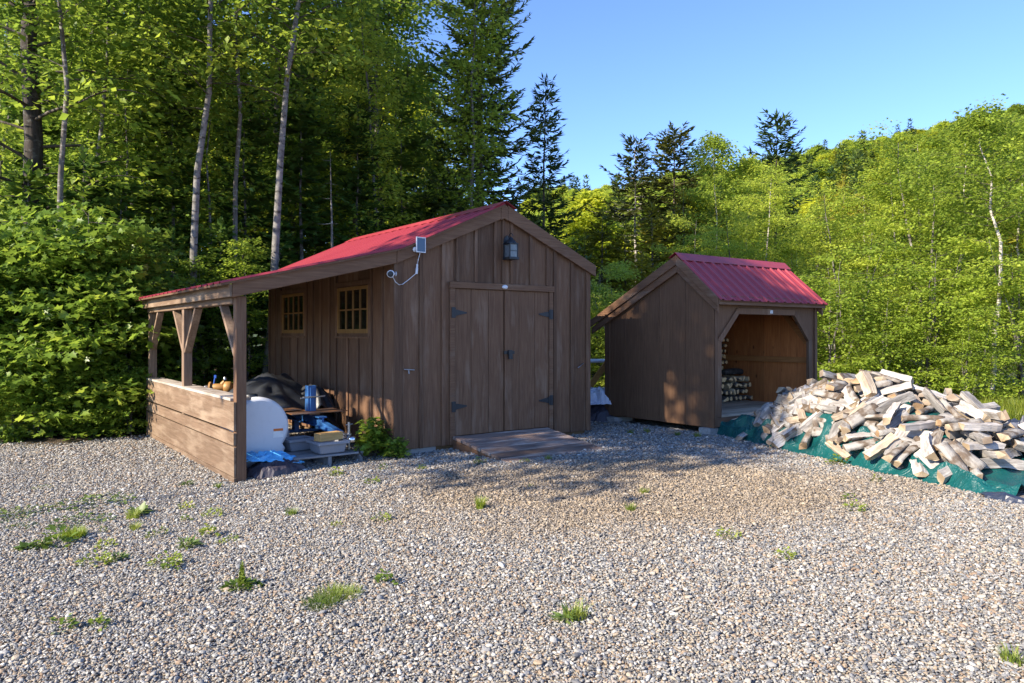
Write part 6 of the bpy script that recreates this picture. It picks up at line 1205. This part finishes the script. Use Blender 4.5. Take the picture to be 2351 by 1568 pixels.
for px, d, s, lab in [(30, 10.95, .78, 'sunlit maple bush at the left picture edge'), (120, 11.3, .95, 'large bright maple bush left of the lean-to'), (215, 11.25, 1.0, 'big leaved maple bush between the bright bush and lean-to'), (300, 11.7, .85, 'shaded maple bush touching the lean-to back post'), (160, 12.2, .82, 'tall maple bush behind the bright bush'), (270, 12.5, .85, 'tall shaded maple bush behind the lean-to back post'),
                      (-60, 11.0, 1.0, 'maple bush cut by the left picture edge'), (60, 12.3, .8, 'tall maple bush under the thick dark trunk'), (80, 10.7, .42, 'low maple seedling on the gravel edge at far left'), (200, 10.85, .36, 'low maple seedling before the big leaved bush'), (300, 11.0, .32, 'low maple seedling beside the half wall')]:
    tree('bush', px, d, s, lab, GB, cat='bush')
sh = W1(-.14, .22); plant(K['shrub'], 'maple_seedling', sh.x, sh.y, gz(sh.x, sh.y), .88, .4, 'small bright maple shrub growing at the big shed corner', None, 'shrub')
sh = W1(.06, .02); plant(K['shrub'], 'maple_seedling', sh.x, sh.y - .12, gz(sh.x, sh.y), .48, 2.0, 'low maple sprout right of the corner shrub', None, 'shrub')
# deep forest fill
R_ = random.Random(9)
LB = {'yellow': 'sunlit yellow-green maple glowing deep in the left forest', 'tall': 'shaded tall maple deep in the left forest', 'hemlock': 'dark hemlock deep in the left forest', 'under2': 'thin beech deep in the left forest', 'tall_dark': 'dark trunked tree deep in the left forest'}
LB['pole'] = 'bare trunked pole maple deep in the left forest'
for i in range(86):
    if i < 40:
        d = 17.5 + 17 * (i / 40) + R_.uniform(-1, 1); px = R_.uniform(-60, 960 if d > 22 else 880); kit = R_.choice(['pole', 'pole', 'pole', 'hemlock', 'under2']); s_ = R_.uniform(.85, 1.15) if kit == 'pole' else R_.uniform(.45, .75)
    else:
        d = 37 + 10 * R_.random(); px = -70 + 1060 * (i - 40) / 45 + R_.uniform(-15, 15); kit = 'yellow'; s_ = R_.uniform(1.0, 1.35)
    tree(kit, px, d, s_, LB[kit], kit.replace('_', ' ') + ' trees deep in the left forest')
# unseen tree added outside the frame on the left to shade sheds and gravel
for i, (x, y, s, kit) in enumerate([(-9.6, 2.5, 1.12, 'shade')]):
    plant(K[kit], 'maple_tree', x, y, -.1, s, i * 1.7, 'unseen tree added to shade the yard, outside the left edge', 'unseen trees added to shade the yard')
# behind and right
GM = 'trees behind the two sheds'
R_ = random.Random(15)
tree('bare_spruce', 1464, 30, 1.02, 'bare stemmed spruce with small crown, leftmost over the wood shed', GM)
tree('gold_spruce', 1546, 29, 1.04, 'full golden spruce above the wood shed ridge', GM)
tree('airy', 1640, 26, .97, 'airy leafy poplar with the higher of two tops', GM, sx=.9)
tree('airy', 1720, 26.5, .88, 'airy leafy poplar left of the dark pine', GM, sx=1.0)
tree('bare_pine', 1782, 29, 1.03, 'dark pine on a bare stem above the wood shed roof', GM)
for px, d, s, lab in [(1385, 25, 1.0, 'gold-lit fir nearest the big shed roof edge'), (1440, 24, .9, 'gold-lit fir left of the wood shed back eave'), (1500, 25, 1.05, 'gold-lit fir behind the wood shed gable'), (1575, 26, 1.15, 'gold-lit fir right of the wood shed gable peak'), (1345, 24, .85, 'gold-lit fir half hidden by the big shed roof'), (1470, 22, .7, 'small gold-lit fir over the wood shed rake')]:
    tree('gold_lit_fir', px, d, s, lab, 'gold-lit firs behind the wood shed', sx=1.1)
for px, d, s, lab in [(1370, 18.5, 1.0, 'leafy bush in the gap between the sheds'), (1420, 17.5, .9, 'leafy bush over the wood shed back eave'), (1340, 20, 1.1, 'leafy bush behind the right eave of the big shed')]:
    tree('sunbush', px, d, s, lab, 'bushes in the gap behind the sheds', cat='bush')
for px, d, s, kit, lab in [(1886, 38, 1.55, 'gold_lit_fir', 'brownish fir above the wood shed right corner on the slope'), (1932, 36, 1.62, 'gold_lit_fir', 'tallest brownish fir on the near slope right of the dark pine'), (2000, 40, 1.75, 'gold_lit_fir', 'brownish fir on the slope left of the bright birches'), (1850, 34, 1.15, 'young_fir', 'dark fir at the slope foot right of the dark pine')]:
    tree(kit, px, d, s, lab, 'firs on the near slope', sx=.9)
GR = 'bright leafy trees on the right'
for px, d, s, kit, lab in [(1600, 23, .78, 'sun2', 'bright maple behind the wood shed ridge left end'), (1690, 22, .72, 'sun2', 'bright maple behind the wood shed ridge middle'), (1765, 22.5, .78, 'sun', 'bright birch behind the wood shed ridge right end'), (1830, 22, .80, 'sun2', 'bright maple over the wood shed roof corner'), (1660, 28, .85, 'sun2', 'bright maple under the airy poplars'), (1830, 28, .66, 'sun', 'bright birch right of the dark pine foot'),
                           (1900, 20, .56, 'sun', 'bright birch just right of the wood shed'), (1960, 18.5, .76, 'sun2', 'bright maple right of the wood shed'), (1985, 22, .70, 'sun', 'bright birch standing back on the right slope'), (2050, 18.5, .72, 'sun', 'bright birch above the firewood pile middle'), (2110, 20, .82, 'sun', 'bright birch behind the pile right part'),
                           (2150, 17.4, .94, 'sun2', 'bright maple left of the white birch trunk'), (2215, 19, .82, 'sun', 'tall bright birch behind the white birch trunk'), (2260, 19.5, .88, 'sun', 'tallest bright birch at the right'), (2345, 18.2, .80, 'sun', 'bright birch at the right picture edge'), (2420, 17.5, .80, 'sun', 'bright birch cut by the right picture edge'), (2500, 18, 1.05, 'sun2', 'bright maple beyond the right picture edge')]:
    tree(kit, px, d, s, lab, GR)
tree('white_birch', 2275, 14.6, .80, 'white birch with a long bare trunk at the right', GR, lean=(0, -.02))
for px, d, s, lab in [(1908, 15.8, 1.05, 'bush touching the wood shed right corner'), (2020, 15.2, .75, 'low bush behind the pile crest'), (2125, 15.6, 1.1, 'bush behind the right shoulder of the pile'), (2215, 14.6, .62, 'low bush left of the white birch foot'), (2345, 15.2, 1.1, 'big bush right of the white birch foot'), (1850, 17, .95, 'bush behind the wood shed right corner')]:
    tree('sunbush', px, d, s, lab, 'bushes along the right woodland edge', cat='bush')

# wooded hill: countless crowns
FK = [broadleaf('far_maple', 51, 9, .14, 1, 3.0, 44, 20, .34, M['leaf_sun'], M['bark_grey'], None, 1, (10, 55), .7, KITE, .3, .3, 4, .5), broadleaf('far_birch', 52, 10, .14, 1.2, 2.6, 44, 20, .32, M['leaf_lit_yellow'], M['bark_grey'], None, 1, (10, 55), .7, KITE, .3, .3, 4, .5),
      conifer('far_spruce', 53, 11, .14, .8, 1.9, .55, 6, M['needle'], M['bark_brown'], .6, .08, .2, .3, .8, .14, width=.18), conifer('far_gold_spruce', 54, 10, .14, .8, 2.0, .55, 6, M['needle_gold_lit'], M['bark_brown'], .6, .08, .2, .3, .8, .14, width=.18)]
protos = []
for k in FK: protos.append(bpy.data.objects.new(k.name, k.crown))
rng = np.random.default_rng(6); P = []; I = []; S = []
while len(P) < 3400:
    y = 50 + 236 * rng.random() ** .8; x = y * rng.uniform(.02, .95)
    if y < 60 and x / y < .1: continue
    k = x / y; z = hill_h(x, y) - .8
    near = nz.noise(Vector((x * .03, y * .03, 7)))
    i = rng.choice(4, p=[.46, .34, .12, .08] if near < .15 else [.25, .2, .38, .17])
    if y > 225 and rng.random() < .6: i = 2
    P.append((x, y, z)); I.append(i); S.append(rng.uniform(.65, 1.15) * (1 if i < 2 else 1.25))
n = len(P)
scatter('hillside_forest', P, np.stack([np.zeros(n), np.zeros(n), rng.uniform(0, 6.28, n)], 1), S, I, protos, 'mixed woodland covering the far hillside', 'stuff', 'forest')

# meadow grass at the right
gp_ = [bpy.data.objects.new('grass_clump', blades('meadow_clump%d' % k, 60 + k, 60, .22, .20, .008, M['grass'], .7, 3, (.1, .9))) for k in range(3)]
P = []; S = []
while len(P) < 1700:
    x = rng.uniform(3.6, 14); y = rng.uniform(10.6, 17)
    if y < gravel_edge(x) + .2 + .4 * nz.noise(Vector((x * 1.3, y * 1.3, 3))): continue
    qx = (x - C0.x) * .802 + (y - C0.y) * .597
    if qx < 2.6: continue
    P.append((x, y, gz(x, y))); S.append(rng.uniform(.5, 1.25))
n = len(P)
scatter('meadow_grass', P, np.stack([np.zeros(n), np.zeros(n), rng.uniform(0, 6.28, n)], 1), S, rng.integers(0, 3, n), gp_, 'sunlit rough grass beyond the firewood pile', 'stuff', 'grass')
# seedlings and ferns on the forest floor
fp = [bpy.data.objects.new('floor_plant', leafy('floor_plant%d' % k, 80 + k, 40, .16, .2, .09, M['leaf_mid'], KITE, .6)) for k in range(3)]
P = []; S = []
while len(P) < 620:
    x = rng.uniform(-12, 3); y = rng.uniform(10.4, 20)
    if y < gravel_edge(x) + .15: continue
    lx = (x - A0.x) * .802 + (y - A0.y) * .597; ly = -(x - A0.x) * .597 + (y - A0.y) * .802
    if lx > -1.9 and ly < 4.5: continue
    P.append((x, y, gz(x, y))); S.append(rng.uniform(.5, 1.3))
n = len(P)
scatter('undergrowth', P, np.stack([np.zeros(n), np.zeros(n), rng.uniform(0, 6.28, n)], 1), S, rng.integers(0, 3, n), fp, 'low green undergrowth on the forest floor', 'stuff', 'undergrowth')

# ================================================================== light and camera
EL = math.radians(31); AZ = math.radians(-34)
SUN = Vector((-math.cos(AZ) * math.cos(EL), math.sin(AZ) * math.cos(EL), math.sin(EL)))
w = bpy.data.worlds.new('World'); SC.world = w; w.use_nodes = True
bg = w.node_tree.nodes['Background']; sky = w.node_tree.nodes.new('ShaderNodeTexSky'); sky.sky_type = 'NISHITA'; sky.sun_disc = False
sky.sun_elevation = EL; sky.sun_rotation = math.atan2(SUN.x, SUN.y) % (2 * math.pi); sky.altitude = 1500; sky.air_density = 1.0; sky.dust_density = .1; sky.ozone_density = 6.0
mxs = w.node_tree.nodes.new('ShaderNodeMix'); mxs.data_type = 'RGBA'; mxs.blend_type = 'MULTIPLY'; mxs.inputs[0].default_value = 1; mxs.inputs[7].default_value = (.98, .945, 1.03, 1)
w.node_tree.links.new(sky.outputs[0], mxs.inputs[6]); w.node_tree.links.new(mxs.outputs[2], bg.inputs[0]); bg.inputs[1].default_value = .115
ld = bpy.data.lights.new('sun', 'SUN'); ld.energy = 4.3; ld.angle = math.radians(.55); ld.color = (1, .88, .70)
lo = bpy.data.objects.new('sun', ld); COL.objects.link(lo); lo.rotation_euler = SUN.to_track_quat('Z', 'Y').to_euler(); lo.location = (-20, -10, 20)
cd = bpy.data.cameras.new('camera'); cam = bpy.data.objects.new('camera', cd); COL.objects.link(cam); SC.camera = cam
cam.location = (0, 0, HCAM); cam.rotation_euler = (math.pi / 2, 0, 0)
cd.sensor_width = 36; cd.lens = FPX / 2351 * 36; cd.shift_y = -(784 - HYP) / 2351; cd.clip_end = 2000; cd.clip_start = .05
vsn = SC.view_settings; vsn.view_transform = 'Standard'; vsn.look = 'None'; vsn.gamma = 1; vsn.exposure = 1.55
try: SC.cycles.max_bounces = 8; SC.cycles.diffuse_bounces = 4; SC.cycles.transmission_bounces = 6
except Exception: pass
